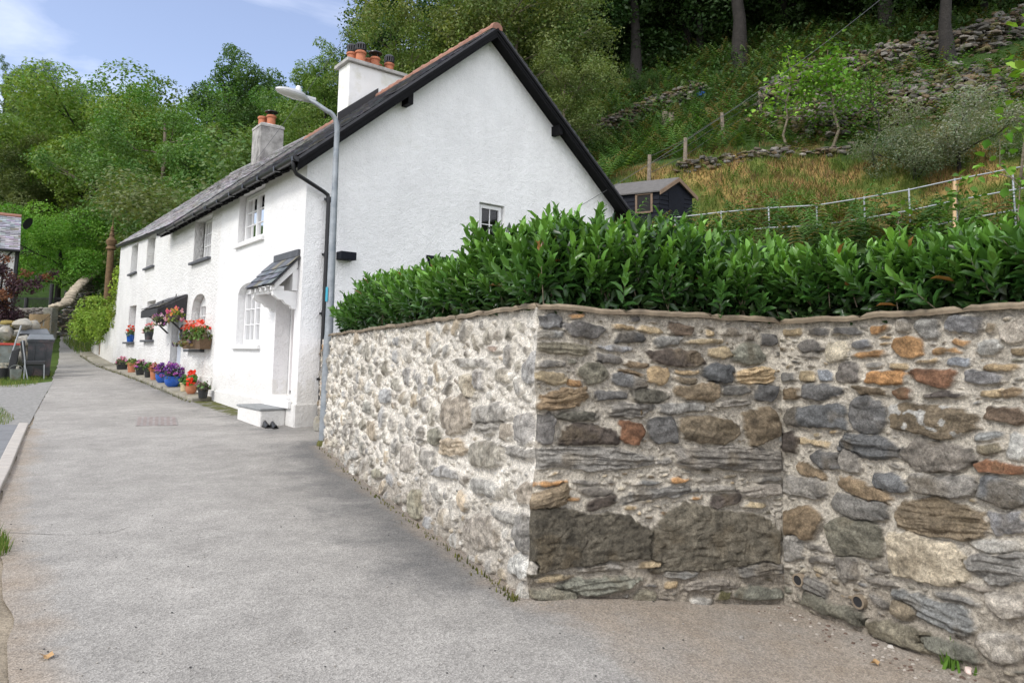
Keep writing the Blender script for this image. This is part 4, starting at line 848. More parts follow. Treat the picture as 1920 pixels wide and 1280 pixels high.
def limbs(mb,base,h,spread,rg,r0,nl=7,tips=None,lean=(0,0),first=.3):
    base=V3(base); top=base+V3(lean[0],lean[1],h*.8); path=[base-ZZ*.4]; 
    for k in range(1,6): f=k/5; path.append(base+(top-base)*f+V3(rg.normal()*.014*h*f,rg.normal()*.014*h*f,0))
    mb.tube(path,[r0*1.35]+[r0*(1-.75*k/5) for k in range(1,6)],9)
    T=[top]
    for k in range(nl):
        f=first+(.92-first)*k/nl; a=k*2.4+rg.random(); i=min(4,int(f*5)); p=path[i]*(1-(f*5-i))+path[i+1]*(f*5-i)
        L=spread*(.6+.5*rg.random()); e=p+V3(math.cos(a)*L,math.sin(a)*L,L*(.35+.5*rg.random())); m=(p+e)/2+V3(rg.normal()*.1*L,rg.normal()*.1*L,-.05*L+rg.normal()*.08*L)
        rr=r0*(1-.7*f)*.55; mb.tube([p,p*.5+m*.5+ZZ*.04*L,m,e],[rr,rr*.8,rr*.6,rr*.2],6); T.append(e); T.append(m)
        for q in range(2):
            b=a+rg.normal()*.8; e2=m+V3(math.cos(b),math.sin(b),.6)*L*.5; mb.tube([m,(m+e2)/2+V3(rg.normal(),rg.normal(),0)*.05*L,e2],[rr*.45,rr*.3,rr*.12],5); T.append(e2)
    return T
TREES={}
def proto(key,h,cr,nb,nper,leaf,seed,cz=.62,ch=.42,r0=.22,squash=.8,nl=7,bark='bark',shell=.5,bl=(.24,.36),first=.3,tone=.35):
    rg=np.random.default_rng(seed); t=thing('tree','','tree',(0,0,0)); mb=MB(); T=limbs(mb,(0,0,0),h,cr*.8,rg,r0,nl,first=first)
    mk('trunk',mb,bark,t,True)
    cen=[];rad=[]
    for p in T: 
        cen.append(p); rad.append(cr*rg.uniform(*bl)*.9)
    if key in('tall','poplar','round'):
        for k in range(6): cen.append(V3(rg.normal()*.35,rg.normal()*.35,h*(.80+.035*k))); rad.append(cr*.27*(1-.09*k))
    while len(cen)<nb:
        d=rg.normal(size=3); d/=np.linalg.norm(d); k=rg.random()**.4; p=V3(d[0]*cr*k,d[1]*cr*k,h*cz+d[2]*h*ch*k)
        if p[2]<h*.2: continue
        cen.append(p); rad.append(cr*rg.uniform(*bl))
    cols=[V3(.8,1,.8)*(1+tone*(2*rg.random()-1))*V3(1+.25*(rg.random()-.4),1,.9+.2*rg.random()) for _ in cen]
    V,Fc,Cc=blob_leaves(cen,rad,nper,leaf,rg,cols,shell,squash=squash)
    npmk('crown',V,Fc,'leaf_tree',t,Cc); TREES[key]=(t,float(np.percentile(V[:,2],99.7))); t['_used']=0; return t
# crowns carry a neutral leaf tone; each tree's own colour is its object colour
proto('round',10,4.0,46,600,.16,101,shell=.78,tone=.45,bl=(.22,.36)); proto('tall',13,3.4,54,520,.16,102,shell=.78,tone=.45,cz=.58,ch=.45,nl=9); proto('wide',9,5.0,56,680,.15,103,shell=.8,tone=.45,bl=(.18,.30),cz=.6,ch=.38,nl=9)
proto('ash',11,4.3,60,260,.14,104,bark='bark_pale',bl=(.16,.26),nl=9,shell=.2,r0=.2); proto('poplar',14,2.2,44,420,.13,105,cz=.52,ch=.5)
proto('fine',8,3.2,80,380,.10,106,cz=.6,ch=.42,bl=(.16,.28),shell=.15,squash=1.,bark='bark_pale',r0=.15,nl=10,tone=.25)
proto('dark_high',15,4.6,70,260,.22,107,cz=.72,ch=.32,r0=.34,nl=10,first=.5,bl=(.2,.32)); proto('bush',3,2.0,30,460,.08,108,cz=.5,ch=.4,r0=.07,nl=6,first=.1,bl=(.3,.42))
def tree(key,x,y,z,scale,col,label,group=None,name='tree',rot=None,sxy=1.,cat='tree'):
    t,h=TREES[key]
    if t['_used']==0: o=t; ch_=list(t.children)
    else:
        o=t.copy(); COL.objects.link(o); ch_=[]
        for c in t.children: d=c.copy(); COL.objects.link(d); d.parent=o; ch_.append(d)
    t['_used']=1; o.name=name; o.location=(x,y,z); o.rotation_euler=(0,0,rot if rot is not None else random.uniform(0,6.28)); o.scale=(scale*sxy,scale*sxy,scale)
    for d in ch_:
        if d.name.startswith('crown'): d.color=(*[min(.6,v*(1.18 if y>44 and x<0 else 1.)) for v in col],1)
    for k in ('group',): 
        if k in o: del o[k]
    tagp(o,label,cat,group); return o
def tree_px(key,px,py,depth,col,label,group=None,name='tree',hmin=3,rot=None,sxy=1.,hmax=20,cat='tree'):
    p=aty(px,py,depth); z=hz(p); h=np.clip(p[2]-z,hmin,hmax); return tree(key,p[0],p[1],z-.15,h/TREES[key][1],col,label,group,name,rot,sxy*1.,cat)
YG=(.18,.25,.05);MG=(.115,.19,.042);DG=(.065,.125,.035);OL=(.16,.19,.07);BG=(.16,.31,.045);LG=(.17,.25,.085);FG=(.085,.14,.05)
tree_px('poplar',14,108,85,(.12,.18,.06),'tall narrow tree at the far left edge of the wooded skyline'); tree_px('poplar',52,124,92,(.11,.17,.06),'second narrow tree on the left skyline, a little shorter than its neighbour')
tree_px('round',88,118,135,(.12,.16,.12),'small dull bluish tree far off on the skyline left of the big yellow-green one')
tree_px('wide',185,152,60,YG,'big yellow-green spreading tree filling the left of the wooded valley side',sxy=1.1); tree_px('round',262,160,62,YG,'olive-tinged broad tree joined to the right of the big yellow-green one')
tree_px('ash',318,150,50,(.11,.20,.045),'open-crowned ash with bare pale limbs showing in the middle of the wood',hmin=8,sxy=1.15)
tree_px('ash',235,250,48,(.13,.21,.06),'feathery light ash with a bare leaning branch below the yellow-green tree',sxy=1.2)
tree_px('tall',438,84,60,(.075,.14,.035),'tallest dark green tree peaking above the wood left of the grey chimney'); tree_px('round',510,135,64,(.10,.17,.04),'rounded mid green tree just left of the big white chimney skyline gap')
tree_px('tall',618,78,50,(.15,.23,.05),'upright bright green tree rising directly behind the white chimney'); tree_px('round',585,135,54,(.10,.18,.04),'darker bushy tree between the grey chimney and the white chimney')
tree_px('wide',120,396,46,BG,'bright fresh green small tree in the field above the stone wall',hmin=4.5,sxy=1.25,rot=.4)
tree_px('round',30,245,70,MG,'mid green tree at the left edge above the slate roof'); tree_px('round',370,255,44,(.12,.23,.05),'glossy green tree behind the slate roof, left of the grey chimney',hmin=4)
tree_px('bush',450,262,38,LG,'pale willowy bush beside the grey chimney',hmin=3,sxy=1.3,name='bush',cat='bush'); tree_px('bush',395,322,36,OL,'olive feathery bush above the far slate roof',hmin=3,sxy=1.4,name='bush',cat='bush')
tree_px('fine',575,200,36,(.18,.24,.06),'light green fine-leaved tree between the two chimneys',hmin=5,sxy=1.2)
tree_px('fine',890,-90,31,(.22,.25,.08),'airy pale birch spreading over the ridge beside the white chimney',hmin=8,sxy=1.1,rot=1.); tree_px('fine',970,-60,30,(.20,.24,.09),'silvery birch hanging behind the peak of the gable',hmin=7,sxy=1.15,rot=2.)
tree_px('fine',1060,90,28,(.19,.23,.08),'lower birch with drooping pale leaves right of the gable peak',hmin=5,sxy=1.2,rot=3.); tree_px('fine',755,20,33,(.18,.24,.06),'slender birch standing just right of the white chimney',hmin=7,rot=.6,sxy=.9)
# dark wood up the slope at the right
for i,(bx,by,dd,lab) in enumerate([(1192,160,38,'dark tree with a slim trunk at the left of the shaded wood above the fence'),(1385,92,36,'dark tree with a thick straight trunk in the middle of the shaded slope'),(1562,24,43,'dark tree whose trunk meets the top edge above the bracken'),(1778,104,29,'large dark tree with a broad trunk rooted on the tumbled stone bank')]):
    p=aty(bx,by,dd); tree('dark_high',p[0],p[1],hz(p)-.2,[1.0,1.15,1.1,.85][i],(.026,.055,.014),lab,rot=i*1.3)
k=0
for (x,y) in [(4,47),(10,50),(16,46),(22,44),(-2,46),(1,54),(8,58),(16,56),(24,54),(29,42),(31,34),(-9,48),(-4,58),(34,48),(12,40),(21,36),(6,42),(27,30)]:
    x+=random.uniform(-1,1);y+=random.uniform(-1,1); tree('dark_high' if k%2 else 'round',x,y,hz((x,y))-.2,random.uniform(.9,1.15),(.026*random.uniform(.8,1.3),.058*random.uniform(.8,1.3),.014),'dark leafy tree crowding the shaded wood at the top right of the hillside','trees of the shaded wood'); k+=1
k=0
for gx_ in range(-66,-4,6):
    for gy_ in range(44,112,7):
        x=gx_+random.uniform(-2.5,2.5); y=gy_+random.uniform(-3,3)
        u_=x/y
        if u_<-.82 or u_>-.1: continue
        if y<52 and x<-22: continue
        if (x+40)**2+(y-44)**2<30: continue
        z=hz((x,y)); key=['round','tall','wide','round','ash'][k%5]; s=random.uniform(.62,.95)
        # keep the filler below the measured skyline
        px_=960+F*u_; sky=np.interp(px_,[0,60,120,200,290,330,380,435,490,540,570,620,700,760],[120,140,160,130,150,160,190,110,150,160,140,100,60,0])+18
        ztop=1.5+(655-sky)/F*(y-5); hh=ztop-z
        if hh<2.5: continue
        s=min(s,hh/TREES[key][1]); c=[YG,MG,DG,OL,MG,FG,LG][random.randrange(7)]; f=random.uniform(.75,1.2)
        tree(key,x,y,z-.2,s,tuple(v*f for v in c),'broadleaf tree packed into the wooded hillside behind the cottages','trees of the wooded hillside',sxy=1.15); k+=1

for (bx,dd,sc_,lab) in ((1110,40,1.05,'dark leafy tree overhanging the slope just right of the gable peak'),(1290,41,1.0,'dark leafy tree between the two left-hand trunks of the shaded wood'),(1470,40,1.0,'dark leafy tree in the middle of the top edge above the bracken'),(1660,38,.95,'dark leafy tree with low branches left of the broad trunk on the stone bank'),(1850,36,.9,'dark leafy tree in the top right corner above the stone bank')):
    p=aty(bx,60,dd); tree('round',p[0],p[1],hz(p)-2.4,sc_*1.2,(.05,.095,.026),lab,sxy=1.15)
# ------------------------------------------------------------------ hedge
rg=np.random.default_rng(55)
hd=thing('hedge','glossy dark green laurel hedge growing along the top of the stone retaining wall','hedge',(.6,5.2,1.7))
inw=lambda i:(lambda d:V3(-d[1],d[0],0)/np.linalg.norm(d[:2]))(cp[i+1]-cp[i])
segs=[(P0t+V3(.15,-.33,0)*1.0,P1t,inw(1)),(P1t,P2t,inw(2)),(P2t,P3t,inw(3))]
# top heights above the wall top, surveyed: (segment, fraction)->height
_T=[(645,597),(690,560),(740,525),(800,500),(870,492),(950,460),(1000,412),(1110,395),(1240,400),(1300,425),(1380,440),(1460,455),(1540,452),(1640,445),(1720,440),(1780,432),(1900,420),(1960,415)]
HTP=[]
for si_,(a_,b_,nn_) in enumerate(segs):
    fl=[];hl=[]; dd_=(b_-a_)[:2]; 
    for x_,y_ in _T:
        q_=onp(x_,y_,a_+nn_*.4,nn_); f_=float(np.dot(q_[:2]-a_[:2]-nn_[:2]*.4,dd_)/np.dot(dd_,dd_))
        if -.15<f_<1.25 and q_[1]>0: fl.append(f_); hl.append(float(q_[2]-a_[2]*(1-f_)-b_[2]*f_))
    o_=np.argsort(fl); HTP.append((np.array(fl)[o_],np.array(hl)[o_]))
def htop(si,f,px=None): return np.clip(np.interp(f,*HTP[min(si,2)]),.26,1.0)
Sh=[];Sd=[];Sl=[];Sc=[];St_=[]
for si,(a,b,nn) in enumerate(segs):
    L=np.linalg.norm((b-a)[:2]); n=int(L*(250 if si else 200))
    for k in range(n):
        f=rg.random()*(1 if si else .93)+(0 if si else .07); q=.02+.95*rg.random()**1.15; 
        if si==0: q=.02+.95*rg.random()**1.2
        ht=htop(si,f)*(1-.12*abs(q-.45))*(1+.17*vn(f*L*1.5,q*2,si+3)+.10*vn(f*L*5,q*4,si+9)) ; lift=rg.random()**.55
        nq=nn
        if si==2 and f<.35: nq=segs[1][2]*(1-f/.35)+nn*(f/.35); nq=nq/np.linalg.norm(nq)
        if si==1 and f>.8: nq=nn*(1-(f-.8)/.4)+segs[2][2]*((f-.8)/.4); nq=nq/np.linalg.norm(nq)
        base=a*(1-f)+b*f+nq*q+ZZ*(.0+max(.01,ht-.35)*lift)
        if q<.3 and lift<.9: out=-nn*(.55+.5*rg.random()); base=base-nn*.0+ZZ*.02
        else: out=nn*rg.normal()*.25
        d=V3(rg.normal()*.30,rg.normal()*.30,1)+out*(.95-lift*.85); d+=V3(-.12,-.05,0)
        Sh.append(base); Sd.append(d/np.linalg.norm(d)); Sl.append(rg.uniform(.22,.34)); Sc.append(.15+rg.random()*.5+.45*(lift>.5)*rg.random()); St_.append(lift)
PLV=[];PLF=[];PLC=[];n0=0; stem=MB()
pos=[];Xa=[];Ya=[];Za=[];sz=[];cl=[]
for p,d,L,c,lf in zip(Sh,Sd,Sl,Sc,St_):
    m=rg.integers(11,16); w=np.cross(d,V3(0,0,1) if abs(d[2])<.95 else V3(1,0,0)); w/=np.linalg.norm(w); v=np.cross(d,w); ph=rg.random()*6
    for j in range(m):
        f=(j+.5)/m; a=ph+j*2.4; rad=w*math.cos(a)+v*math.sin(a); op=.85-.62*f; ld=d*(1-.55*op)+rad*op*1.05; ld/=np.linalg.norm(ld)
        nrm=d-ld*np.dot(d,ld); nrm/=np.linalg.norm(nrm)+1e-9; y=np.cross(nrm,ld); 
        pos.append(p+d*L*f); Xa.append(ld); Ya.append(y); Za.append(-nrm if False else nrm); s_=(.128-.030*f)*rg.uniform(.75,1.15); sz.append(s_)
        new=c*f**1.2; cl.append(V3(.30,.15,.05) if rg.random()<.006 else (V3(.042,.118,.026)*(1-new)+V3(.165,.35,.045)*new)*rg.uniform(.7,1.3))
    if rg.random()<.2: stem.tube([p-d*.12,p+d*L],[.004,.002],4,False)
LH=LF.copy(); LH[:,1]*=.40
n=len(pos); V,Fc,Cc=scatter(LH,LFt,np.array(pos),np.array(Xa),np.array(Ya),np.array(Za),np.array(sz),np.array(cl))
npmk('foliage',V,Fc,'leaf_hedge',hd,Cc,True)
# old leaves inside the hedge and its woody stems
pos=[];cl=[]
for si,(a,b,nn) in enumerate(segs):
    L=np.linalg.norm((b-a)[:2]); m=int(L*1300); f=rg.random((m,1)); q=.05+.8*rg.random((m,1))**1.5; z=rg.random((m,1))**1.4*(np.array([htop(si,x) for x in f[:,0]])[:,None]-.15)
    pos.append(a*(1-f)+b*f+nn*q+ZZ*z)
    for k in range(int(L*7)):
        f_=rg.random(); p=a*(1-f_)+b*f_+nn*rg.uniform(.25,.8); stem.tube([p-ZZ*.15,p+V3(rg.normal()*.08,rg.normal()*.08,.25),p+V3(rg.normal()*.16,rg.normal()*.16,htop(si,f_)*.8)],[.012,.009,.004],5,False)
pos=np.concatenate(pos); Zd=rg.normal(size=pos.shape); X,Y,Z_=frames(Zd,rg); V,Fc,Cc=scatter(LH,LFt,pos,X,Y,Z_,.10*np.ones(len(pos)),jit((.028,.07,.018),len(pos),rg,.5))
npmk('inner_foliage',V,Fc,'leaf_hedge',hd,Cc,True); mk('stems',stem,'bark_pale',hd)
# ------------------------------------------------------------------ street lamp
lb=gp(608,836); lt=aty(633,215,lb[1]); lh=lt[2]-lb[2]
la=thing('street_lamp','grey galvanised street lamp standing at the end of the stone wall before the gable','street lamp',lb)
mb=MB(); ltx=V3(lb[0]+.0,lb[1],lt[2]); tlt=(aty(633,215,lb[1])-lb)*V3(.5,0,0)
top=V3(lb[0]+tlt[0],lb[1],lt[2]-.25)
mb.tube([lb-ZZ*.1,lb+(top-lb)*.33,lb+(top-lb)*.34,top],[.088,.074,.066,.042],12); pole=mk('pole',mb,'galvanised',la,True)
mb=MB(); mb.lathe([(.12,-.02),(.115,.05),(.088,.09)],lb,10); mk('moss_collar',mb,'moss',pole,True)
ad=aty(578,188,lb[1]-.25)-top; ad/=np.linalg.norm(ad*V3(1,1,0)); hd_=V3(ad[0],ad[1],0); hd_/=np.linalg.norm(hd_)
sp=1300/ (lb[1]*1.0); 
end=aty(577,186,lb[1]-.06)
pa=[top]; 
for k in range(1,7): 
    f=k/6; pa.append(top+ZZ*(.27*math.sin(f*math.pi/2)*1.0)+hd_*(.17*(1-math.cos(f*math.pi/2))))
pa.append(pa[-1]*.4+end*.6+ZZ*.015); pa.append(end)
mb=MB(); mb.tube(pa,[.042]*2+[.038]*5+[.034,.034],10); mk('arm',mb,'galvanised',la,True)
# lantern: shallow shell with clear bowl under it
mb=MB(); lx=hd_; ly=V3(-lx[1],lx[0],0); Vs=[];n=14; prof=[(0,.04,.035),(.06,.06,.05),(.10,.105,.07),(.22,.125,.085),(.36,.12,.07),(.47,.08,.045),(.52,.02,.02)]
def shell(o0,zs,sgn,low):
    m=MB(); V=[]
    for (x,w,h) in prof:
        for j in range(n+1): a=math.pi*j/n; V.append(o0+lx*x+ly*w*math.cos(a)+ZZ*(sgn*h*math.sin(a)*low+.12*x))
    m.add(V,[(q*(n+1)+j,(q+1)*(n+1)+j,(q+1)*(n+1)+j+1,q*(n+1)+j+1) for q in range(len(prof)-1) for j in range(n)]); return m
o0=end-lx*.02; ln=mk('lantern',shell(o0,0,1,1.),'lamp_grey',la,True)
mk('lens',shell(o0-ZZ*.004,0,-1,.75),'lens',ln,True)
mb=MB(); mb.tube([o0-lx*.10,o0+lx*.08],[.045,.055],10); mk('spigot',mb,'lamp_grey',ln,True)
mb=MB(); mb.lathe([(.04,.0),(.045,.04),(.03,.08),(.0,.095)],o0+lx*.17+ZZ*.095,12); mk('photocell',mb,'white_paint',ln,True)
for z_,col_ in ((lb[2]+2.28,'sticker'),):
    mb=MB(); c=lb+(top-lb)*((z_-lb[2])/(top[2]-lb[2])); V=[]
    for k in range(7): a=math.radians(198+k*9); V+=[c+V3(math.cos(a),math.sin(a),0)*.074-ZZ*.11,c+V3(math.cos(a),math.sin(a),0)*.074+ZZ*.11]
    mb.add(V,[(2*k,2*k+2,2*k+3,2*k+1) for k in range(6)]); mk('sticker',mb,col_,pole)
# stone lump and shoes by the doorstep
p=gp(592,812); mb=MB(); mb.rock(p+V3(.0,.25,.12),(.22,.25,.34),3); tagp(mk('kerb_stone',mb,'stone_grey',None,True),'upright grey stone lump at the foot of the black downpipe','stone')
for i,(px,py) in enumerate(((496,797),(505,798))):
    p=W((.26,.10)[i],(-.44,-.36)[i],0); p[2]=float(zg(p[0],p[1]))+.014; s_=thing('shoe',['left black shoe of the pair left beside the white doorstep','right black shoe of the pair left beside the white doorstep, nearer the gable'][i],'shoe',p,.5,group='shoes beside the doorstep')
    ax=(V3(.55,-.83,0),V3(.83,.55,0),ZZ); mb=MB(); V=[]
    prof_=[(-.13,.035,.09),(-.10,.042,.10),(-.03,.04,.085),(.03,.045,.06),(.10,.05,.05),(.14,.035,.035)]
    for x,w,h in prof_:
        for j in range(8): a=math.pi*j/7; V.append(p+ax[0]*x+ax[1]*w*math.cos(a)+ZZ*(.02+h*math.sin(a)))
    mb.add(V,[(q*8+j,(q+1)*8+j,(q+1)*8+j+1,q*8+j+1) for q in range(5) for j in range(7)]+[tuple(range(8))]); mk('upper',mb,'black_plastic',s_,True)
    mb=MB(); mb.box(p+ZZ*.012,(.27,.10,.022),ax); mk('sole',mb,'coal',s_,bevel=.008)
# ------------------------------------------------------------------ drain cover, kerb, dry leaf, debris
a=gp(258,783);b=gp(331,783);c=gp(333,799);d=gp(254,800); dc=thing('drain_cover','reddish worn rectangular drain cover set in the lane','drain cover',a)
mb=MB(); mb.hexa([q+ZZ*(.004) for q in (d,c,b,a)]+[q+ZZ*.020 for q in (d,c,b,a)]); M('cover_bar',(.24,.20,.185),.8,.3,12,.6,60); M('cover_iron',(.26,.24,.225),.8,.3,12,.6,60); mk('frame',mb,'cover_iron',dc)
mb=MB()
for i in range(7): f0,f1=(i+.15)/7,(i+.75)/7; mb.add([d*(1-f0)+c*f0+ZZ*.024,d*(1-f1)+c*f1+ZZ*.024,a*(1-f1)+b*f1+ZZ*.024,a*(1-f0)+b*f0+ZZ*.024],[(0,1,2,3)])
mk('grating',mb,'cover_bar',dc)
mb=MB(); kp=[gp(53,800),gp(36,842),gp(18,888),gp(0,926),gp(-30,990)]
for q0,q1 in zip(kp[:-1],kp[1:]):
    n=2
    for i in range(n):
        A_=q0+(q1-q0)*i/n; B_=q0+(q1-q0)*((i+1)/n-.012); l=V3(-.17,0,0); mb.hexa([A_-ZZ*.1,A_+l-ZZ*.1,B_+l-ZZ*.1,B_-ZZ*.1,A_+ZZ*.07,A_+l+ZZ*.075,B_+l+ZZ*.075,B_+ZZ*.07])
mk('kerb',mb,'kerb_concrete',None,bevel=.012,kind='structure')
M('tarmac_side',(.17,.175,.18),.9,.15,5,.6,140)
def sheet(name,px,dz,mat,kind='structure',dx=0):
    P=[gp(*q,dz) for q in px]; mb=MB(); mb.add(P,[tuple(range(len(P)))]); return mk(name,mb,mat,None,kind=kind)
sheet('side_pavement',[(44,802),(26,844),(8,888),(-8,924),(-45,990),(-200,990),(-200,795)],.05,'tarmac_side')
M('gravel',(.24,.235,.22),.95,.3,14,.8,45,.02)
sheet('gravel_drive',[(84,742),(100,716),(60,720),(-40,726),(-200,728),(-200,797),(30,798),(54,798),(66,775)],.018,'gravel')
def leafflat(px,py,s_,lab,col):
    p=gp(px,py,.02); rg_=np.random.default_rng(px); mb=MB(); V=[];k=14
    for i in range(k): a=2*math.pi*i/k; r=s_*(1+.35*math.cos(5*a)+.1*rg_.normal()); V.append(p+V3(math.cos(a)*r,math.sin(a)*r*.8,.012+.012*math.sin(a*2)))
    V.append(p+ZZ*.006); mb.add(V,[(i,(i+1)%k,k) for i in range(k)]); o=mk('fallen_leaf',mb,'dry_leaf',None); tagp(o,lab,'leaf')
leafflat(86,1239,.032,'curled tan dry leaf lying alone near the bottom left of the lane',0); leafflat(1640,1252,.022,'small orange dry leaf lying on the tarmac near the foot of the right-hand wall',0)
rg=np.random.default_rng(8)
for i,(px,py,s_,cl_,lab) in enumerate([(1845,1250,.07,(.42,.22,.15),'long reddish brick fragment leaning at the foot of the right-hand wall'),(1818,1265,.045,(.62,.50,.45),'pale pinkish stone beside the brick fragment'),(1670,1217,.03,(.5,.47,.42),'pale pebble cluster stone at the base of the wall below the second drain hole'),(1390,1200,.028,(.3,.28,.25),'grey pebble on the brown patch below the wall corner'),(1790,1254,.04,(.50,.45,.42),'light chip of stone just left of the weed')]):
    p=gp(px,py,.0); mb=MB(); mb.rock(p+ZZ*s_*.4,(s_*1.2,s_,s_*1.2),i+40,cl_); tagp(mk('loose_stone',mb,'debris',None),lab,'stone')
mb=MB()
for k in range(240):
    f=rg.random(); q=P2b*(1-f)+P3b*f; p=q-nC*0+nC*(.05+abs(rg.normal())*.16); p=V3(p[0],p[1],float(zg(p[0],p[1]))+.014); s_=rg.uniform(.006,.022)*(1 if rg.random()<.9 else 1.6); mb.rock(p,(s_*1.3,s_,s_*.7),k,(.42,.38,.33) if rg.random()<.5 else (.12,.08,.06))
for k in range(120):
    f=rg.random(); q=P1b*(1-f)+P2b*f; p=q-V3(-.18,.98,0)*(.05+abs(rg.normal())*.1); p=V3(p[0],p[1],float(zg(p[0],p[1]))+.014); s_=rg.uniform(.005,.014); mb.rock(p,(s_*1.3,s_,s_*.7),k,(.3,.26,.21))
tagp(mk('rubble',mb,'debris',None,kind='stuff'),'crumbs of mortar, grit and leaf litter along the foot of the wall','rubble')
# low sloping mortar skirt / fallen dirt where the wall meets the ground
# ------------------------------------------------------------------ small plants
GB=np.array([(0,-.5,0),(0,.5,0),(.15,.38,.55),(.15,-.38,.55),(.5,0,1.)],float); GBf=np.array([(0,1,2),(0,2,3),(3,2,4)])
def grass(name,pts,h,w,cols,rg,label=None,cat=None,kind='stuff',parent=None,mat='leaf_grass',lean=.45):
    pts=np.asarray(pts,float); n=len(pts); X=rg.normal(size=(n,3)); X[:,2]=0; X/=np.linalg.norm(X,axis=1,keepdims=True); Y=np.stack([-X[:,1],X[:,0],0*X[:,0]],-1); Z_=np.repeat(ZZ[None],n,0)+rg.normal(size=(n,3))*.18
    hh=h*(.5+rg.random(n)); A=np.stack([X*(hh*lean)[:,None],Y*w,Z_*hh[:,None]],-1); V=np.einsum('nij,kj->nki',A,GB)+pts[:,None]; Fc=(GBf[None]+(np.arange(n)*5)[:,None,None]).reshape(-1,3)
    c=np.asarray(cols)[rg.integers(len(cols),size=n)]*(1+.3*(rg.random((n,1))*2-1)); return npmk(name,V.reshape(-1,3),Fc,mat,parent,np.repeat(c,5,0),False,label=label,cat=cat,kind=kind)
rg=np.random.default_rng(77)
def inpoly(px,n):
    P=np.array([gp(*q)[:2] for q in px]); mn,mx=P.min(0),P.max(0); out=[]
    while len(out)<n:
        q=mn+(mx-mn)*rg.random(2); c=False; j=len(P)-1
        for i in range(len(P)):
            if (P[i][1]>q[1])!=(P[j][1]>q[1]) and q[0]<(P[j][0]-P[i][0])*(q[1]-P[i][1])/(P[j][1]-P[i][1])+P[i][0]: c=not c
            j=i
        if c: out.append((q[0],q[1],float(zg(*q))+.01))
    return out
GC=[(.10,.17,.03),(.13,.19,.04),(.07,.13,.02),(.22,.22,.07)]
pts=inpoly([(100,704),(88,690),(-60,690),(-60,727),(30,728),(70,722)],5200)+inpoly([(28,790),(5,770),(-40,765),(-40,800),(10,800)],700)+inpoly([(18,1040),(10,1015),(-20,1010),(-30,1060)],260)
grass('verge_grass',pts,.09,.008,GC,rg,'short patchy grass on the verges along the left of the lane','grass')
pts=[]
for k in range(900): t=rg.uniform(24.8,31); s_=rg.uniform(-.6,.6)-.0; p=W(t,s_,0); pts.append((p[0],p[1],float(zg(p[0],p[1]))))
pts+= [tuple(V3(*gp(px,py))+V3(0,0,0)) for px,py in zip(rg.uniform(118,166,1500),rg.uniform(585,628,1500))]
grass('bank_grass',pts,.35,.02,GC,rg,'rough tall grass on the bank where the lane bends out of sight','grass')
ed=[]
for k in range(1100):
    f=rg.random(); t=rg.uniform(5,24); p=W(t,-.52-abs(rg.normal())*.05,0); ed.append((p[0],p[1],float(zg(p[0],p[1]))+.005))
for k in range(260): f=rg.random()**2; p=P1b*(1-f)+P0b*f+V3(-.9,-.44,0)*(.06+.03*abs(rg.normal())); ed.append((p[0],p[1],float(zg(p[0],p[1]))))
grass('moss_edge',ed,.035,.014,[(.10,.11,.02),(.14,.13,.04),(.06,.07,.02)],rg,'low moss and tiny weeds along the paving edge','moss')
p=gp(1790,1256); pl=thing('weed','small bright green weed sprouting at the foot of the right-hand wall','weed',p)
grass('leaves',[tuple(p+V3(rg.normal()*.04,rg.normal()*.03,0)) for _ in range(60)],.10,.018,[(.10,.20,.03)],rg,kind=None,parent=pl)
# hillside cover
def hillpts(n,x0,x1,y0,y1,f=None):
    q=np.stack([rg.uniform(x0,x1,n),rg.uniform(y0,y1,n)],-1); t=(q-C0[:2])@U[:2]; s_=(q-C0[:2])@S[:2]
    ok=((t<-.6)|(s_>SW+.8)|(t>20.5)&(s_>1.5))&(q[:,1]>12.5)
    if f is not None: ok&=f(q)
    q=q[ok]; return np.column_stack([q,zh(q[:,0],q[:,1])])
dryf=lambda q: np.exp(-(((q[:,0]-9)/7.5)**2+((q[:,1]-20.5)/4.2)**2)*1.1)
pts=hillpts(90000,0,24,13,27,lambda q: dryf(q)+.35*fbm(q[:,0]*1.7,q[:,1]*1.7,37,3)>.30)
n2=fbm(pts[:,0]*1.7,pts[:,1]*1.7,37,3)+.3*fbm(pts[:,0]*.5,pts[:,1]*.5,31,4)
dry=n2>.02
grass('dry_grass',pts[dry],.20,.022,[(.27,.19,.075),(.21,.14,.06),(.17,.10,.045),(.13,.14,.035),(.10,.065,.035),(.09,.13,.03)],rg,'golden brown dead grass and bracken litter on the steep terraces above the railing','grass',lean=1.3)
grass('green_grass',pts[~dry],.20,.022,[(.10,.15,.025),(.07,.12,.02),(.14,.17,.04)],rg,'green grass patches on the terraces above the railing','grass',lean=1.1)
# bracken
fr_=[];ff=[];k=0
for i in range(11):
    f=i/11; z=.75*math.sin(f*1.5); x=.95*f**1.25; l=.34*(1-f)**.8*(.4+min(1,f*5)*.6)
    for sg in (-1,1): fr_+= [(x-.02,0,z),(x+.05,sg*l*.5,z+.01),(x+.09,sg*l,z-.05),(x+.055,0,z+.02)]; ff.append((4*k,4*k+1,4*k+2,4*k+3)); k+=1
FV=np.array(fr_,float); FF=np.array(ff)
def bracken(name,P,size,cols,label,cat='bracken'):
    n=len(P); a=rg.uniform(0,6.28,n); X=np.stack([np.cos(a),np.sin(a),.15*rg.normal(size=n)],-1); Y=np.stack([-np.sin(a),np.cos(a),.15*rg.normal(size=n)],-1); Z_=np.cross(X,Y)
    c=np.asarray(cols)[rg.integers(len(cols),size=n)]*(1+.35*(rg.random((n,1))*2-1)); V,Fc,Cc=scatter(FV,FF,P,X,Y,Z_,size*(.6+.7*rg.random(n)),c)
    npmk(name,V,Fc,'leaf_grass',None,Cc,label=label,cat=cat,kind='stuff')
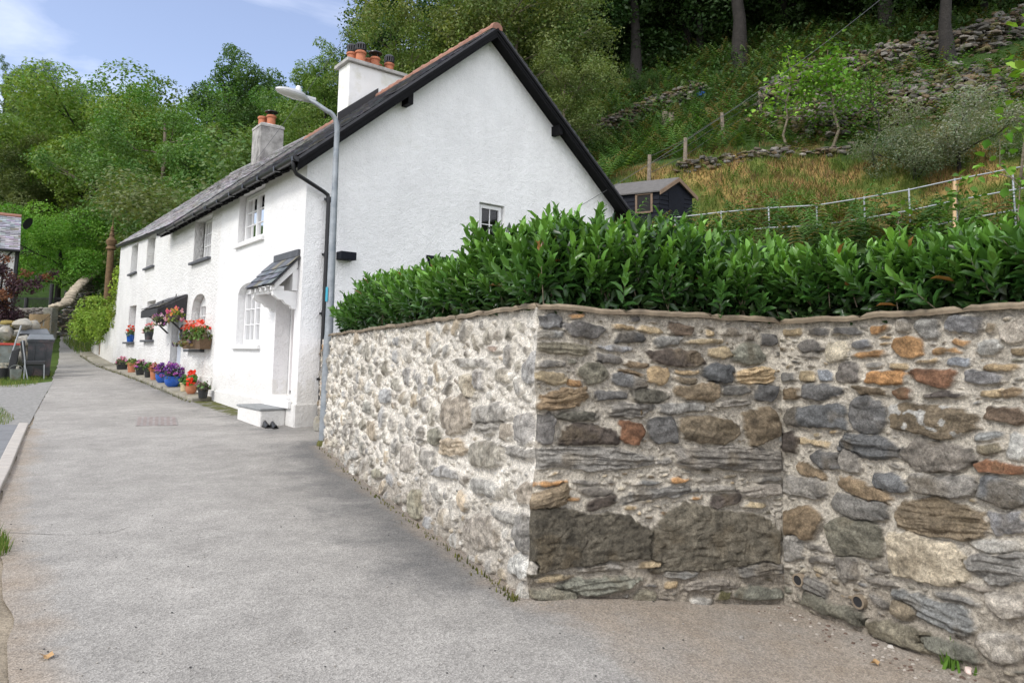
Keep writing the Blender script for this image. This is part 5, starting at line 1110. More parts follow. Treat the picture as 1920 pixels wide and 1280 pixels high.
P=hillpts(28000,-6,36,14,50,lambda q:(dryf(q)+.25*fbm(q[:,0]*.7,q[:,1]*.7,41)<.30)&~((q[:,0]>13)&(q[:,1]<33)&(q[:,1]>21)&(fbm(q[:,0]*.9,q[:,1]*.9,5)<-.05)))
bracken('bracken',P,.9,[(.06,.13,.028),(.08,.17,.035),(.045,.10,.025),(.11,.18,.04),(.16,.13,.045)],'arching green bracken covering the slope between the fence and the wood')
P=hillpts(2600,3,24,14,27,lambda q: fbm(q[:,0]*.6,q[:,1]*.6,61)>.12); bracken('young_bracken',P,.55,[(.08,.16,.03),(.11,.19,.035)],'scattered bright young ferns among the dead grass on the terraces')
# leafy undergrowth between the trees
P=hillpts(150000,-50,38,30,75); Zd=rg.normal(size=P.shape)*.6+V3(0,-.4,.7); X,Y,Z_=frames(Zd,rg); P[:,2]+=rg.random(len(P))**2*1.5
V,Fc,Cc=scatter(LQ,LQf,P,X,Y,Z_,.20*(.5+rg.random(len(P))),jit((.05,.09,.028),len(P),rg,.5,.15)); npmk('undergrowth',V,Fc,'leaf_grass',None,Cc,label='low leafy undergrowth under the trees of the hillside',cat='undergrowth',kind='stuff')
# field grass patch beyond the lane
P=[(x,y,hz((x,y))) for x,y in zip(rg.uniform(-40,-29,4000),rg.uniform(43,52,4000))]; grass('field_grass',P,.25,.05,[(.13,.24,.04),(.10,.2,.03)],rg,'sunny green grass of the small field behind the iron railings','grass')
# ------------------------------------------------------------------ dry stone walls / scree on the hill
def stonerow(pxs,hh,w,name,label,seed,n=300,sz=.42,cat='dry stone wall',up=1.,tilt=.3):
    r=np.random.default_rng(seed); A=[hit(*q) for q in pxs]; L=[np.linalg.norm(b-a) for a,b in zip(A[:-1],A[1:])]; T=sum(L); mb=MB()
    for k in range(n):
        d=r.random()*T; i=0
        while d>L[i]: d-=L[i]; i+=1
        p=A[i]+(A[i+1]-A[i])*d/L[i]; p=p+V3(r.normal()*w*.3,r.normal()*w*.5,0); g=hz(p); z=g+r.random()*hh
        s_=sz*r.uniform(.4,1.1); cl_=V3([(.17,.16,.14),(.15,.12,.09),(.14,.10,.055),(.22,.20,.17),(.09,.085,.07),(.13,.12,.05)][r.integers(6)])*r.uniform(.5,1.1)
        mb.slab(V3(p[0],p[1],z),(s_,s_*.7,s_*r.uniform(.14,.34)),r,tuple(cl_),tilt)
    return tagp(mk(name,mb,'dry_stone',None),label,cat)
stonerow([(1095,272,26,50),(1160,245,26,50),(1230,215,26,50),(1310,185,26,50)],.9,.5,'dry_stone_wall','tumbled grey dry stone wall low in the shade to the right of the gable peak',1,700,.40,tilt=.25)
stonerow([(1440,215,22,50),(1500,175,22,50),(1600,150,22,50),(1700,125,22,50),(1850,90,22,50),(1960,50,22,50)],1.1,1.0,'dry_stone_wall','long collapsed stone bank running up to the top right corner',2,1500,.50,tilt=.55)
stonerow([(1480,232,20,50),(1560,210,20,50),(1680,190,20,50),(1800,170,20,50),(1950,150,20,50)],.5,2.2,'scree','spill of flat grey stones below the collapsed bank at the right',3,1700,.44,'scree',tilt=.55)
stonerow([(1275,322,18,40),(1330,312,18,40),(1400,300,18,40),(1480,292,18,40),(1600,285,18,40)],.28,.25,'terrace_edge','mossy low stone edge of the upper terrace',4,200,.34,'stone edging')
mb=MB()
for i,(px,py,s_) in enumerate([(1262,428,.62)]):
    p=hit(px,py,13,24); mb.rock(p+ZZ*.2,(s_,s_,s_*1.1),9)
bo=mk('boulder',mb,'kerb_concrete',None,True); tagp(bo,'pale boulder showing between the hedge tips below the shed','boulder')
# ------------------------------------------------------------------ garden shed
shy=20.; A_=aty(1212,420,shy+.2); zb=4.55
shd=thing('garden_shed','small black painted timber shed with a felt gable roof standing above the hedge','shed',(A_[0],A_[1],zb))
fx,fy=V3(.80,-.60,0),V3(.60,.80,0)   # fx: along window side ; front gable along fy
Cn=aty(1236,400,19.6); Cn=V3(Cn[0],Cn[1],0)          # near corner between window side and gable side
dl=V3(-.88,.47,0); dr=V3(.86,.51,0); LW,LG_=1.75,1.30
ze=aty(1236,357,19.6)[2]; zr=ze+.42
Q=lambda a,b,z: Cn+dl*a+dr*b+ZZ*z
mb=MB(); z=zb-.6
V=[Q(0,0,z),Q(0,LG_,z),Q(LW,LG_,z),Q(LW,0,z),Q(0,0,ze),Q(0,LG_,ze),Q(LW,LG_,ze),Q(LW,0,ze),Q(0,LG_/2,zr),Q(LW,LG_/2,zr)]
mb.add(V,[(0,1,5,8,4),(1,2,6,5),(2,3,7,9,6),(3,0,4,7)])
zz=ze
while zz>zb+.1:
    zz-=.13
    for (a,b) in ((Q(0,0,0),Q(LW,0,0)),(Q(0,0,0),Q(0,LG_,0))):
        dd=(b-a)/np.linalg.norm(b-a); nn=V3(dd[1],-dd[0],0); nn*= -np.sign(np.dot(nn,(Q(LW/2,LG_/2,0)-a))); mb.hexa([a+ZZ*zz+nn*.001,b+ZZ*zz+nn*.001,b+ZZ*zz+nn*.022,a+ZZ*zz+nn*.022,a+ZZ*(zz+.12)+nn*.001,b+ZZ*(zz+.12)+nn*.001,b+ZZ*(zz+.12)+nn*.006,a+ZZ*(zz+.12)+nn*.006])
mk('wall',mb,'shed_paint',shd)
mb=MB(); ov=.10
for sg in (0,1):
    b0=-ov if sg==0 else LG_+ov; e_=ze-.42*ov/(LG_/2)
    P4=[Q(-ov,b0,e_),Q(LW+ov,b0,e_),Q(LW+ov,LG_/2,zr),Q(-ov,LG_/2,zr)]; mb.hexa([q+ZZ*.01 for q in P4]+[q+ZZ*.05 for q in P4])
    
rf=mk('roof',mb,'shed_felt',shd)
mb=MB()
for sg in (0,1):
    b0=-ov if sg==0 else LG_+ov; e_=ze-.42*ov/(LG_/2); mb.hexa([Q(-ov-.02,b0,e_-.08),Q(-ov,b0,e_-.08),Q(-ov,LG_/2,zr-.08),Q(-ov-.02,LG_/2,zr-.08),Q(-ov-.02,b0,e_+.04),Q(-ov,b0,e_+.04),Q(-ov,LG_/2,zr+.04),Q(-ov-.02,LG_/2,zr+.04)])
mk('barge_board',mb,'shed_frame',rf)
mb=MB(); nn=np.cross(dl,ZZ); nn*=-np.sign(np.dot(nn,dr)); 
for (a0,a1,z0,z1) in ((.18,.24,ze-.62,ze-.06),(.64,.70,ze-.62,ze-.06),(.24,.64,ze-.10,ze-.05),(.24,.64,ze-.64,ze-.59)): mb.hexa([Q(a0,0,z0)+nn*.01,Q(a1,0,z0)+nn*.01,Q(a1,0,z0)+nn*.05,Q(a0,0,z0)+nn*.05,Q(a0,0,z1)+nn*.01,Q(a1,0,z1)+nn*.01,Q(a1,0,z1)+nn*.05,Q(a0,0,z1)+nn*.05])
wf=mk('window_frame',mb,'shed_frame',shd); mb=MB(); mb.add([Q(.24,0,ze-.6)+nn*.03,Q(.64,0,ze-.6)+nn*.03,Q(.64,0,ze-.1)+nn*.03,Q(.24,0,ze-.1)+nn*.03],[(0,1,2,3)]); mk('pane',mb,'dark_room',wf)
mb=MB(); mb.hexa([Q(-.015,.35,zb)+V3(0,-.012,0),Q(-.015,.95,zb)+V3(0,-.012,0),Q(0,.95,zb),Q(0,.35,zb),Q(-.015,.35,ze-.02)+V3(0,-.02,0),Q(-.015,.95,ze-.02)+V3(0,-.02,0),Q(0,.95,ze-.02),Q(0,.35,ze-.02)]); mk('door',mb,'shed_paint',shd)
# ------------------------------------------------------------------ tubular railing
rl=thing('railing','galvanised tubular handrail with three rails climbing above the hedge to the right','railing',aty(1265,470,16))
tp=[(1266,408,16.2),(1352,398,15.9),(1441,390,15.6),(1531,385,15.3),(1620,371,15.1),(1704,356,14.9),(1790,337,14.7),(1898,316,14.4),(1990,300,14.1)]
TP=[aty(*q) for q in tp]; mb=MB(); 
for dz in (0,-.46,-.90): mb.tube([q+ZZ*dz for q in TP],.015,8)
mk('rails',mb,'galv_rail',rl,True)
for q in TP: mb=MB(); mb.tube([q+ZZ*.03,q-ZZ*1.5],.019,8); mk('post',mb,'galv_rail',rl,True)
# ------------------------------------------------------------------ fence posts and wires
fence=[(1216,345,293,21.5,'leaning grey fence post just behind the shed roof'),(1284,312,262,23.5,'stout weathered fence post above the shed ridge'),(1357,272,212,26,'grey fence post in the middle of the line climbing the slope'),(1428,215,178,28.5,'topmost grey fence post beside the stone bank'),(1395,330,0,0,'')]
PT=[]
for bx,by,ty,dd,lab in fence[:4]:
    p=hit(bx,by,15,40); tz=aty(bx,ty,p[1])[2]; tz=p[2]+min(1.5,max(1.0,tz-p[2])); mb=MB(); ln_=V3(random.uniform(-.08,.08),0,0); mb.tube([p-ZZ*.3,p*V3(1,1,0)+ZZ*tz+ln_],[.075,.065],7); tagp(mk('fence_post',mb,'post_wood',None),lab,'fence post','posts of the wire fence up the slope'); PT.append(p*V3(1,1,0)+ZZ*tz)
wf=MB()
for dz in (.08,.35,.65): 
    wf.tube([q-ZZ*dz for q in PT],.008,4,False)
tagp(mk('fence_wire',wf,'wire',None),'sagging wires strung between the weathered posts up the slope','wire')
for bx,by,ty,lab in ((1246,240,212,'squat pale tree stump, left one of two by the dry stone wall'),(1258,241,214,'squat pale tree stump, right one of two by the dry stone wall')):
    p=hit(bx,by,20,45); mb=MB(); mb.tube([p-ZZ*.2,p+ZZ*.75+V3(.03,0,0)],[.17,.13],9); tagp(mk('tree_stump',mb,'post_wood',None),lab,'stump')
p=hit(1312,187,24,45); mb=MB(); mb.rock(p+ZZ*.25,(.8,.4,.4),77); tagp(mk('plastic_sack',mb,'blue_plastic',None,True),'bright blue plastic sack dropped at the end of the dry stone wall','sack')
# overhead cable and thin wires
def cable(name,a,b,sag,r,lab):
    mb=MB(); mb.tube([a*(1-f)+b*f-ZZ*sag*4*f*(1-f) for f in np.linspace(0,1,24)],r,6,False); tagp(mk(name,mb,'cable',None,True),lab,'cable')
cable('overhead_cable',aty(1665,-12,20),ga(1,1) is not None and onp(1088,386,C0,-U),.25,.007,'dark overhead cable dropping from the top right down to the white gable')
cable('telephone_wire',aty(720,-40,24),aty(480,300,24.5),.15,.007,'thin telephone wire slanting down past the chimneys from the top edge')
# ------------------------------------------------------------------ saplings and shrubs on the slope
def sapling(px,by,ty,dd,col,label,n=70,leaf=.13,spread=.8,name='sapling',cat='sapling',bark='bark_pale',r=.02,ph=None):
    p=hit(px,by,12,34) if dd is None else aty(px,by,dd)
    if dd: p[2]=min(p[2],hz(p))
    top_=aty(px,ty,p[1])[2]; h=max(.6,top_-p[2]); t=thing(name,label,cat,p); mb=MB(); pa_=[p-ZZ*.1]
    for k in range(1,7): pa_.append(p+ZZ*h*k/6+V3(rg.normal(),rg.normal(),0)*.03*h)
    mb.tube(pa_,[r*(1.2-k*.16) for k in range(7)],6); tips=[]
    for k in range(9):
        f=.35+.6*k/9; i=int(f*6); q=pa_[i]; a=k*2.4; e=q+V3(math.cos(a),math.sin(a),.55)*spread*(1.1-f)*.8; mb.tube([q,e],[r*.5,r*.15],4); tips+= [e,(q+e)/2]
    tips+=pa_[4:]; mk('stem',mb,bark,t)
    c=np.array(tips)[rg.integers(len(tips),size=n)]+rg.normal(size=(n,3))*.13*spread; X,Y,Z_=frames(rg.normal(size=(n,3))*.6+ZZ,rg); V,Fc,Cc=scatter(LF*V3(1,.75,1),LFt,c,X,Y,Z_,leaf*(.6+.8*rg.random(n)),jit(col,n,rg)); npmk('leaves',V,Fc,'leaf_grass',t,Cc)
sapling(1478,281,105,None,(.20,.36,.05),'slender pale sapling with yellow-green leaves standing on the upper terrace',420,.15,1.8,r=.045)
sapling(1560,275,95,None,(.14,.28,.04),'leafy bright green young tree right of the pale sapling',1300,.14,2.3,r=.05)
sapling(1640,315,120,None,(.10,.18,.04),'thin dark-stemmed sapling with tiny leaves below the stone bank',900,.09,2.4,bark='bark',r=.035)
sapling(1900,415,258,8.5,(.13,.27,.04),'broad-leaved shoot rising at the right edge in front of the railing',40,.12,.5,r=.012)
sapling(1690,420,385,9.,(.10,.2,.03),'leafy weed poking above the hedge below the railing',60,.12,.5,r=.01)
sapling(1800,400,330,10.,(.09,.18,.03),'tall weed with heart-shaped leaves in front of the railing',130,.10,.8,r=.012)
sapling(1930,210,-30,9.,(.19,.34,.05),'bright leafy branch hanging in at the top right edge',90,.13,.8,r=.02)
mb=MB(); a=aty(1640,390,11); 
for (x0,y0,x1,y1,d_,lab) in ((1785,405,1790,340,12.5,'pale wooden stake leaning in front of the railing'),):
    a=aty(x0,y0,d_);b=aty(x1,y1,d_); mb=MB(); mb.tube([V3(a[0],a[1],min(a[2]-.5,hz(a)-.2)),b],.03,6); tagp(mk('stake',mb,'timber_pale',None),lab,'stake')
tree_px('bush',1790,172,21,(.30,.31,.24),'silvery grey twiggy bush growing on the scree at the right',hmin=1.8,sxy=1.3,name='bush',cat='bush'); tree_px('bush',1710,205,21.5,(.22,.24,.16),'smaller grey-green bush left of the silvery one',hmin=1.2,sxy=1.2,name='bush',cat='bush')
tree_px('bush',1210,185,36,(.05,.10,.02),'dense fern clump shrub on the shaded slope near the dry stone wall',hmin=2,name='bush',cat='bush')
# golden bush over the garden wall
rg=np.random.default_rng(91)
gb=thing('golden_bush','dense golden-green bush bulging over the low white wall at the end of the cottages','bush',W(22.2,.3,1.))
cen=[];rad=[]
for k in range(46):
    t=rg.uniform(20.3,25.2); s_=rg.uniform(-.5,1.0); zt=3.5-.30*abs(t-22.6); z=rg.uniform(2.1 if s_<0 else 1.9,zt); cen.append(W(t,s_-.15,z)); rad.append(rg.uniform(.4,.62))
cols=[V3(.22,.33,.055)*rg.uniform(.65,1.25) for _ in cen]; V,Fc,Cc=blob_leaves(cen,rad,300,.11,rg,cols,.8,.4); npmk('foliage',V,Fc,'leaf_grass',gb,Cc)
mb=MB()
for k in range(8): p=W(rg.uniform(21,24.5),.5,1.3); mb.tube([p,p+V3(rg.normal()*.2,rg.normal()*.2,1.2)],[.03,.012],5)
mk('stems',mb,'bark',gb)
iv=thing('climber','yellow-green climber creeping up the end of the white cottage beside the bush','climbing plant',W(19.6,0,2.5))
cen=[W(19.35+.9*(1-f)*rg.random(),-.08+.3*rg.random(),2.5+2.2*f) for f in np.linspace(0,1,16)]; V,Fc,Cc=blob_leaves(cen,[.28]*16,120,.10,rg,[V3(.26,.36,.05)*rg.uniform(.6,1.2) for _ in cen],.5); npmk('foliage',V,Fc,'leaf_grass',iv,Cc)
mb=MB(); mb.tube([W(19.5,.1,1.8),W(19.5,.1,4.6)],[.025,.01],5); mk('stems',mb,'bark',iv)
# ornate iron vent column
p=aty(203,535,30.5); p[2]=hz(p)-.3; zt_=aty(208,433,30.5)[2]
vc=thing('vent_column','rust-brown cast iron vent column with a ringed finial behind the golden bush','iron column',p)
h=zt_-p[2]; mb=MB(); mb.lathe([(.17,0),(.17,1.),(.15,1.02),(.14,h*.70),(.13,h*.84)],p,14); mk('shaft',mb,'rust',vc,True)
mb=MB(); mb.lathe([(.13,h*.84),(.20,h*.85),(.20,h*.86),(.15,h*.875),(.21,h*.90),(.22,h*.92),(.12,h*.94),(.08,h*.96),(.12,h*.965),(.07,h*.98),(.06,h),(.11,h+.03),(.05,h+.07),(.07,h+.12),(.02,h+.25),(.012,h+.6)],p,14); mk('finial',mb,'rust',vc,True)
# ------------------------------------------------------------------ flowers and pots
rg=np.random.default_rng(123)
def bunch(par,c,r,h,cols,flow,n=70,leaf=.07,nf=14,fs=.05,name='plant'):
    c=V3(c); d=rg.normal(size=(n,3)); d[:,2]=abs(d[:,2]); d/=np.linalg.norm(d,axis=1,keepdims=True); P=c+d*V3(r,r,h)*(.4+.6*rg.random((n,1))); X,Y,Z_=frames(d+rg.normal(size=(n,3))*.4,rg)
    cc=np.array(cols)[rg.integers(len(cols),size=n)]*(1+.3*(rg.random((n,1))*2-1)); V,Fc,Cc=scatter(LF*V3(1,.9,1),LFt,P,X,Y,Z_,leaf*(.7+.6*rg.random(n)),cc); o=npmk(name,V,Fc,'leaf_flower',par,Cc)
    if flow:
        d=rg.normal(size=(nf,3)); d[:,2]=abs(d[:,2])+.2; d/=np.linalg.norm(d,axis=1,keepdims=True); P0_=c+d*V3(r,r,h)*1.05; P=np.repeat(P0_,7,0)+rg.normal(size=(nf*7,3))*fs*.33; X,Y,Z_=frames(rg.normal(size=P.shape),rg)
        fc=np.repeat(np.array(flow)[rg.integers(len(flow),size=nf)],7,0)*(1+.2*(rg.random((nf*7,1))*2-1)); V,Fc,Cc=scatter(LF*V3(1,1.3,1),LFt,P,X,Y,Z_,fs*(.7+.4*rg.random(len(P))),fc); npmk('blossom',V,Fc,'leaf_flower',o,Cc)
    return o
GRN=[(.07,.15,.03),(.10,.20,.04),(.05,.11,.03)]
RED=[(.75,.04,.02),(.8,.10,.04)];PINK=[(.72,.30,.45),(.65,.22,.42),(.8,.5,.6)];PUR=[(.20,.06,.38),(.30,.10,.45),(.42,.10,.42),(.14,.05,.25)]
def pot_at(px,py,w,h,mat,label,cols,flow,ph,kind='taper',nf=14,pr=.6,s=-.26,leaf=.07,fs=.05):
    # foot of the pot on the paving strip in front of the cottage
    t=fr(px,py)[0]; 
    for _ in range(4):
        q=W(t,s,0); z=float(zg(q[0],q[1]))+.085; p=onp(px,py,W(0,s,0),-S); t=float(np.dot(p-C0,U))
    b=W(t,s,0); b[2]=float(zg(b[0],b[1]))+.085; D=np.linalg.norm(b-O); k=D/F*1.02; R=w*k/2; H=h*k
    o=thing('flower_pot',label,'flower pot',b,group='flower pots along the cottage foot')
    pr_={'taper':[(R*.72,0),(R*.93,H*.82),(R*1.03,H*.83),(R*1.05,H),(R*.93,H),(R*.9,H*.85)],'bowl':[(R*.55,0),(R*.85,H*.22),(R*1.0,H*.6),(R*.97,H*.88),(R*1.04,H),(R*.93,H),(R*.9,H*.85)],'low':[(R*.85,0),(R*.97,H*.9),(R*1.03,H*.92),(R*1.03,H),(R*.95,H),(R*.92,H*.85)]}[kind]
    mb=MB(); mb.lathe(pr_,b,20); mk('pot',mb,mat,o,True); mb=MB(); mb.lathe([(R*.92,H*.84),(.01,H*.88)],b,14); mk('soil',mb,'coal',o)
    bunch(o,b+ZZ*H*.85,R*1.25,ph*k,cols,flow,int(60+800*R),leaf,nf,fs); return o
pot_at(228,698,17,11,'black_plastic','low black pot with pink flowers, farthest of the row along the cottage',[(.16,.14,.10),(.1,.14,.05)],PINK,9,'low',12)
pot_at(246,703,14,15,'terracotta','terracotta pot with a tuft of green leaves, second from the far end of the row',[(.10,.16,.03),(.16,.2,.05)],None,9)
pot_at(262,706.5,15,13,'black_plastic','black pot spilling pinkish purple flowers beside the far terracotta pot',[(.08,.13,.04)],PINK+PUR[1:3],12,'taper',16)
pot_at(277,710.5,13,15,'black_plastic','tall narrow black pot with sparse green leaves between the pink flowers and the russet plant',GRN,None,13)
pot_at(289,714,15,17,'terracotta','terracotta pot with a russet orange-leaved plant',[(.38,.13,.05),(.28,.10,.05),(.42,.2,.08)],[(.6,.25,.3)],12,nf=5)
pot_at(303,718,20,16,'blue_glaze','smaller blue glazed bowl heaped with purple flowers',[(.06,.09,.05),(.09,.06,.1)],PUR,16,'bowl',24)
pot_at(323,723.5,26,17,'blue_glaze','large bright blue glazed bowl overflowing with dark purple flowers by the grey door',[(.05,.08,.05),(.07,.06,.1)],PUR,22,'bowl',36)
pot_at(345,731,14,14,'cream_pot','cream pot with dark green leaves tucked behind the red geranium',[(.05,.12,.03)],None,14)
pot_at(358,736,19,17,'terracotta','glazed terracotta pot of bright red geraniums, second nearest in the row',[(.12,.26,.04),(.08,.2,.04)],[(.80,.05,.02)],20,'bowl',7,fs=.07)
pot_at(380,746,18,18,'black_plastic','square-looking black pot with a small green plant, nearest of the row to the doorstep',[(.09,.17,.05),(.12,.1,.07)],[(.35,.2,.28)],13,nf=3)
def wpot(t,z,s,mat,label,flow,H=.26,R=.14,name='window_pot',cat='window pot'):
    b=W(t,s,z); o=thing(name,label,cat,b); mb=MB(); mb.lathe([(R*.72,0),(R*.95,H*.8),(R*1.05,H*.82),(R*1.05,H),(R*.9,H),(R*.9,H*.8)],b,16); mk('pot',mb,mat,o,True); bunch(o,b+ZZ*H*.85,R*1.35,.30,[(.10,.16,.06),(.2,.25,.15)],flow,90,.08,9,.075)
wpot(15.8,1.755,-.02,'blue_glaze','blue pot with red geraniums on the farthest lower window sill',RED)
wpot(12.75,1.805,-.02,'bin_grey','grey pot with pink geraniums on the lower sill nearest the grey door',[(.75,.2,.25),(.7,.45,.5)])
o=thing('window_trough','wicker trough crowded with red and pink geraniums under the arched cottage window','window box',W(7.0,-.12,1.51))
mb=MB(); V=[]; a0,a1=fr(385,645,.16)[0],fr(350,645,.16)[0]
mb.hexa([PF(a0+.05,-.26,1.52),PF(a1-.05,-.26,1.52),PF(a1-.05,-.03,1.52),PF(a0+.05,-.03,1.52),PF(a0,-.30,1.78),PF(a1,-.30,1.78),PF(a1,-.01,1.78),PF(a0,-.01,1.78)]); mk('basket',mb,'wicker',o)
for t in np.linspace(a0+.15,a1-.15,6): bunch(o,W(t,-.17,1.76),.22,.26,[(.08,.16,.03),(.12,.22,.05),(.1,.08,.04)],None,80,.08)
for t in np.linspace(a0+.2,a1-.15,5): bunch(o,W(t,-.2,1.90+.06*random.random()),.17,.28,[(.10,.2,.04)],RED+[(.8,.2,.2),(.85,.4,.4)],30,.06,8,.065)
bunch(o,W((a0+a1)/2,-.30,1.60),.5,.12,[(.18,.12,.05),(.12,.14,.04),(.10,.07,.14)],None,120,.09)
def bpx(px,py,o=.62): t,z=fr(px,py,o); return t,-o,z
def basket(t,s,z,label,leaf,flow,metal='black_plastic'):
    b=W(t,s,z); o=thing('hanging_basket',label,'hanging basket',b); R=.16; mb=MB(); mb.lathe([(.03,-.16),(.10,-.14),(.14,-.07),(R,0),(R*.9,0)],b,16); mk('bowl',mb,metal,o,True)
    mb=MB(); 
    for k in range(3): a=2.1*k; mb.tube([b+V3(math.cos(a)*R,math.sin(a)*R,0),b+ZZ*.55],.005,4,False)
    mk('chain',mb,'iron',o); bunch(o,b-ZZ*.02,.22,.20,leaf,flow,150,.06,16,.045); bunch(o,b-ZZ*.14,.20,.13,leaf,flow,80,.055,7,.045)
basket(*bpx(303,600),'dark hanging basket with purple and white flowers at the far side of the cottage canopy',[(.05,.07,.04),(.10,.12,.04)],[(.35,.12,.35),(.7,.55,.6),(.5,.3,.1)])
basket(*bpx(328,591),'grey hanging basket with yellow-green trailing leaves and pink flowers, nearest the arched window',[(.25,.34,.05),(.14,.2,.05)],[(.65,.12,.3),(.7,.4,.5),(.75,.3,.1)],'bin_grey')
# ------------------------------------------------------------------ left-hand side: bins, chair, trolley, stones
def gpt(px,py): return gp(px,py)
def bin_(px,py,wpx,hpx,label,rot,mat='bin_grey',h=1.08):
    b=gp(px,py); o=thing('wheelie_bin',label,'wheelie bin',b,group='wheelie bins by the lane'); ax=(V3(math.cos(rot),math.sin(rot),0),V3(-math.sin(rot),math.cos(rot),0),ZZ); D=b[1]; w=wpx/F*D; h=hpx/F*D
    q=lambda x,y,z: b+ax[0]*x+ax[1]*y+ZZ*z; w0=w*.40; w1=w*.47; d0,d1=.24,.33
    mb=MB(); mb.hexa([q(-w0,-d0,.04),q(w0,-d0,.04),q(w0,d0*.7,.04),q(-w0,d0*.7,.04),q(-w1,-d1,h*.86),q(w1,-d1,h*.86),q(w1,d1,h*.86),q(-w1,d1,h*.86)])
    for x in (-w*.2,w*.2): mb.hexa([q(x-.02,-d0-.02,.08),q(x+.02,-d0-.02,.08),q(x+.02,-d0+.02,.08),q(x-.02,-d0+.02,.08),q(x-.02,-d1-.012,h*.8),q(x+.02,-d1-.012,h*.8),q(x+.02,-d1+.03,h*.8),q(x-.02,-d1+.03,h*.8)])
    bd_=mk('body',mb,mat,o,bevel=.025)
    mb=MB(); mb.hexa([q(-w1-.02,-d1-.02,h*.80),q(w1+.02,-d1-.02,h*.80),q(w1+.02,d1+.02,h*.80),q(-w1-.02,d1+.02,h*.80),q(-w1-.025,-d1-.03,h*.861),q(w1+.025,-d1-.03,h*.861),q(w1+.025,d1+.02,h*.861),q(-w1-.025,d1+.02,h*.861)]); mk('rim',mb,mat,bd_,bevel=.01)
    mb=MB(); mb.hexa([q(-w1-.035,-d1-.05,h*.865),q(w1+.035,-d1-.05,h*.865),q(w1+.035,d1+.06,h*.90),q(-w1-.035,d1+.06,h*.90),q(-w1+.03,-d1+.03,h*.955),q(w1-.03,-d1+.03,h*.955),q(w1-.02,d1-.02,h),q(-w1+.02,d1-.02,h)]); mk('lid',mb,'bin_lid',o,bevel=.02)
    for x in (-w0,w0): mb=MB(); mb.tube([q(x-.03,d0*.8,.11),q(x+.03,d0*.8,.11)],.11,14); mk('wheel',mb,'black_plastic',o,True)
bin_(71,707,42,80,'grey wheelie bin with a pale lid and faded pink marks on its front',.60)
bin_(58,700,46,84,'darker wheelie bin standing half hidden behind the pale-lidded one',.66,'black_plastic')
# faded blotch on the bin is part of its stain texture
b=gp(60,711); ch_=thing('chair','old black-cushioned chair with bare metal legs standing sideways in front of the bins','chair',b)
k=b[1]/F; X_=V3(.68,.473,0);Y_=V3(-.57,.82,0); q=lambda x,y,z: b+X_*x*k+Y_*y+ZZ*z*k
mb=MB(); mb.hexa([q(-16,-.25,26),q(23,-.25,26),q(23,.2,26),q(-16,.2,26),q(-17,-.25,34),q(24,-.25,35),q(24,.2,35),q(-17,.2,34)]); mk('seat',mb,'black_plastic',ch_,bevel=.03)
mb=MB(); mb.hexa([q(-20,-.24,28),q(-12,-.24,28),q(-12,.2,28),q(-20,.2,28),q(-28,-.24,70),q(-19,-.24,72),q(-19,.2,72),q(-28,.2,70)]); mk('backrest',mb,'black_plastic',ch_,bevel=.03)
for x0,x1 in ((-16,-15),(20,22)):
    for y in (-.24,.18): mb=MB(); mb.tube([q(x0,y,28),q(x1,y,0)],.015,6); mk('leg',mb,'galv_rail',ch_,True)
mb=MB(); mb.tube([q(-24,-.27,72),q(-17,-.27,40),q(-15,-.27,26),q(-8,-.27,0)],.017,6); mb.tube([q(-24,.22,72),q(-17,.22,40),q(-15,.22,26)],.017,6); mk('frame',mb,'galv_rail',ch_,True)
# rusty-rimmed metal container with broom
b=gp(14,708); b0=b; cr=thing('metal_skip','battered grey metal container with a red rim beside the stone heap','metal container',b); k=b[1]/F; q=lambda x,y,z: b0+X_*x*k+Y_*y+ZZ*z*k
mb=MB(); mb.hexa([q(-40,-.3,28),q(16,-.3,28),q(16,.5,28),q(-40,.5,28),q(-42,-.32,60),q(17,-.32,60),q(17,.52,60),q(-42,.52,60)]); mk('body',mb,'steel_dirty',cr,bevel=.01)
mb=MB(); mb.hexa([q(-43,-.36,60.2),q(19,-.36,60.2),q(19,.55,60.2),q(-43,.55,60.2),q(-43,-.36,64),q(19,-.36,64),q(19,.55,64),q(-43,.55,64)]); mk('rim',mb,'red_paint',cr,bevel=.006)
for x in (-30,12): mb=MB(); mb.tube([q(x,-.25,28),q(x-2,-.25,0)],.02,6); mk('leg',mb,'steel_dirty',cr,True)
mb=MB(); mb.tube([q(2,-.4,34),q(17,-.42,97)],[.025,.022],8); br=mk('broom',mb,'galv_rail',None,True); tagp(br,'pale broom handle leaning against the metal container','broom')
mb=MB(); mb.hexa([q(-3,-.52,2),q(12,-.52,2),q(12,-.44,2),q(-3,-.44,2),q(4,-.5,50),q(19,-.5,56),q(19,-.44,56),q(4,-.44,50)]); tagp(mk('tarpaulin',mb,'black_plastic',None,bevel=.02),'black sheet draped between the metal container and the chair','tarpaulin')
for i,(px,py,w,h,mat,lab) in enumerate(((4,712,16,22,'coal','black bucket under the metal container at the left edge'),(28,712,24,20,'steel_dirty','square dull metal tub on the grass beside the chair'))):
    b=gp(px,py); k=b[1]/F; o=thing('bucket',lab,'bucket',b); mb=MB(); mb.lathe([(w*k*.4,0),(w*k*.5,h*k),(w*k*.46,h*k),(w*k*.38,.04)],b,16 if i==0 else 4); mk('body',mb,mat,o); mb=MB(); mb.tube([b+V3(math.cos(a)*w*k*.5,0,h*k+math.sin(a)*w*k*.3) for a in np.linspace(0,math.pi,9)],.008,5); mk('handle',mb,'steel_dirty',o)
sh=thing('stone_heap','heap of big mossy rounded stones behind the bins at the left edge','stone heap',gp(20,690)); rg2=np.random.default_rng(5)
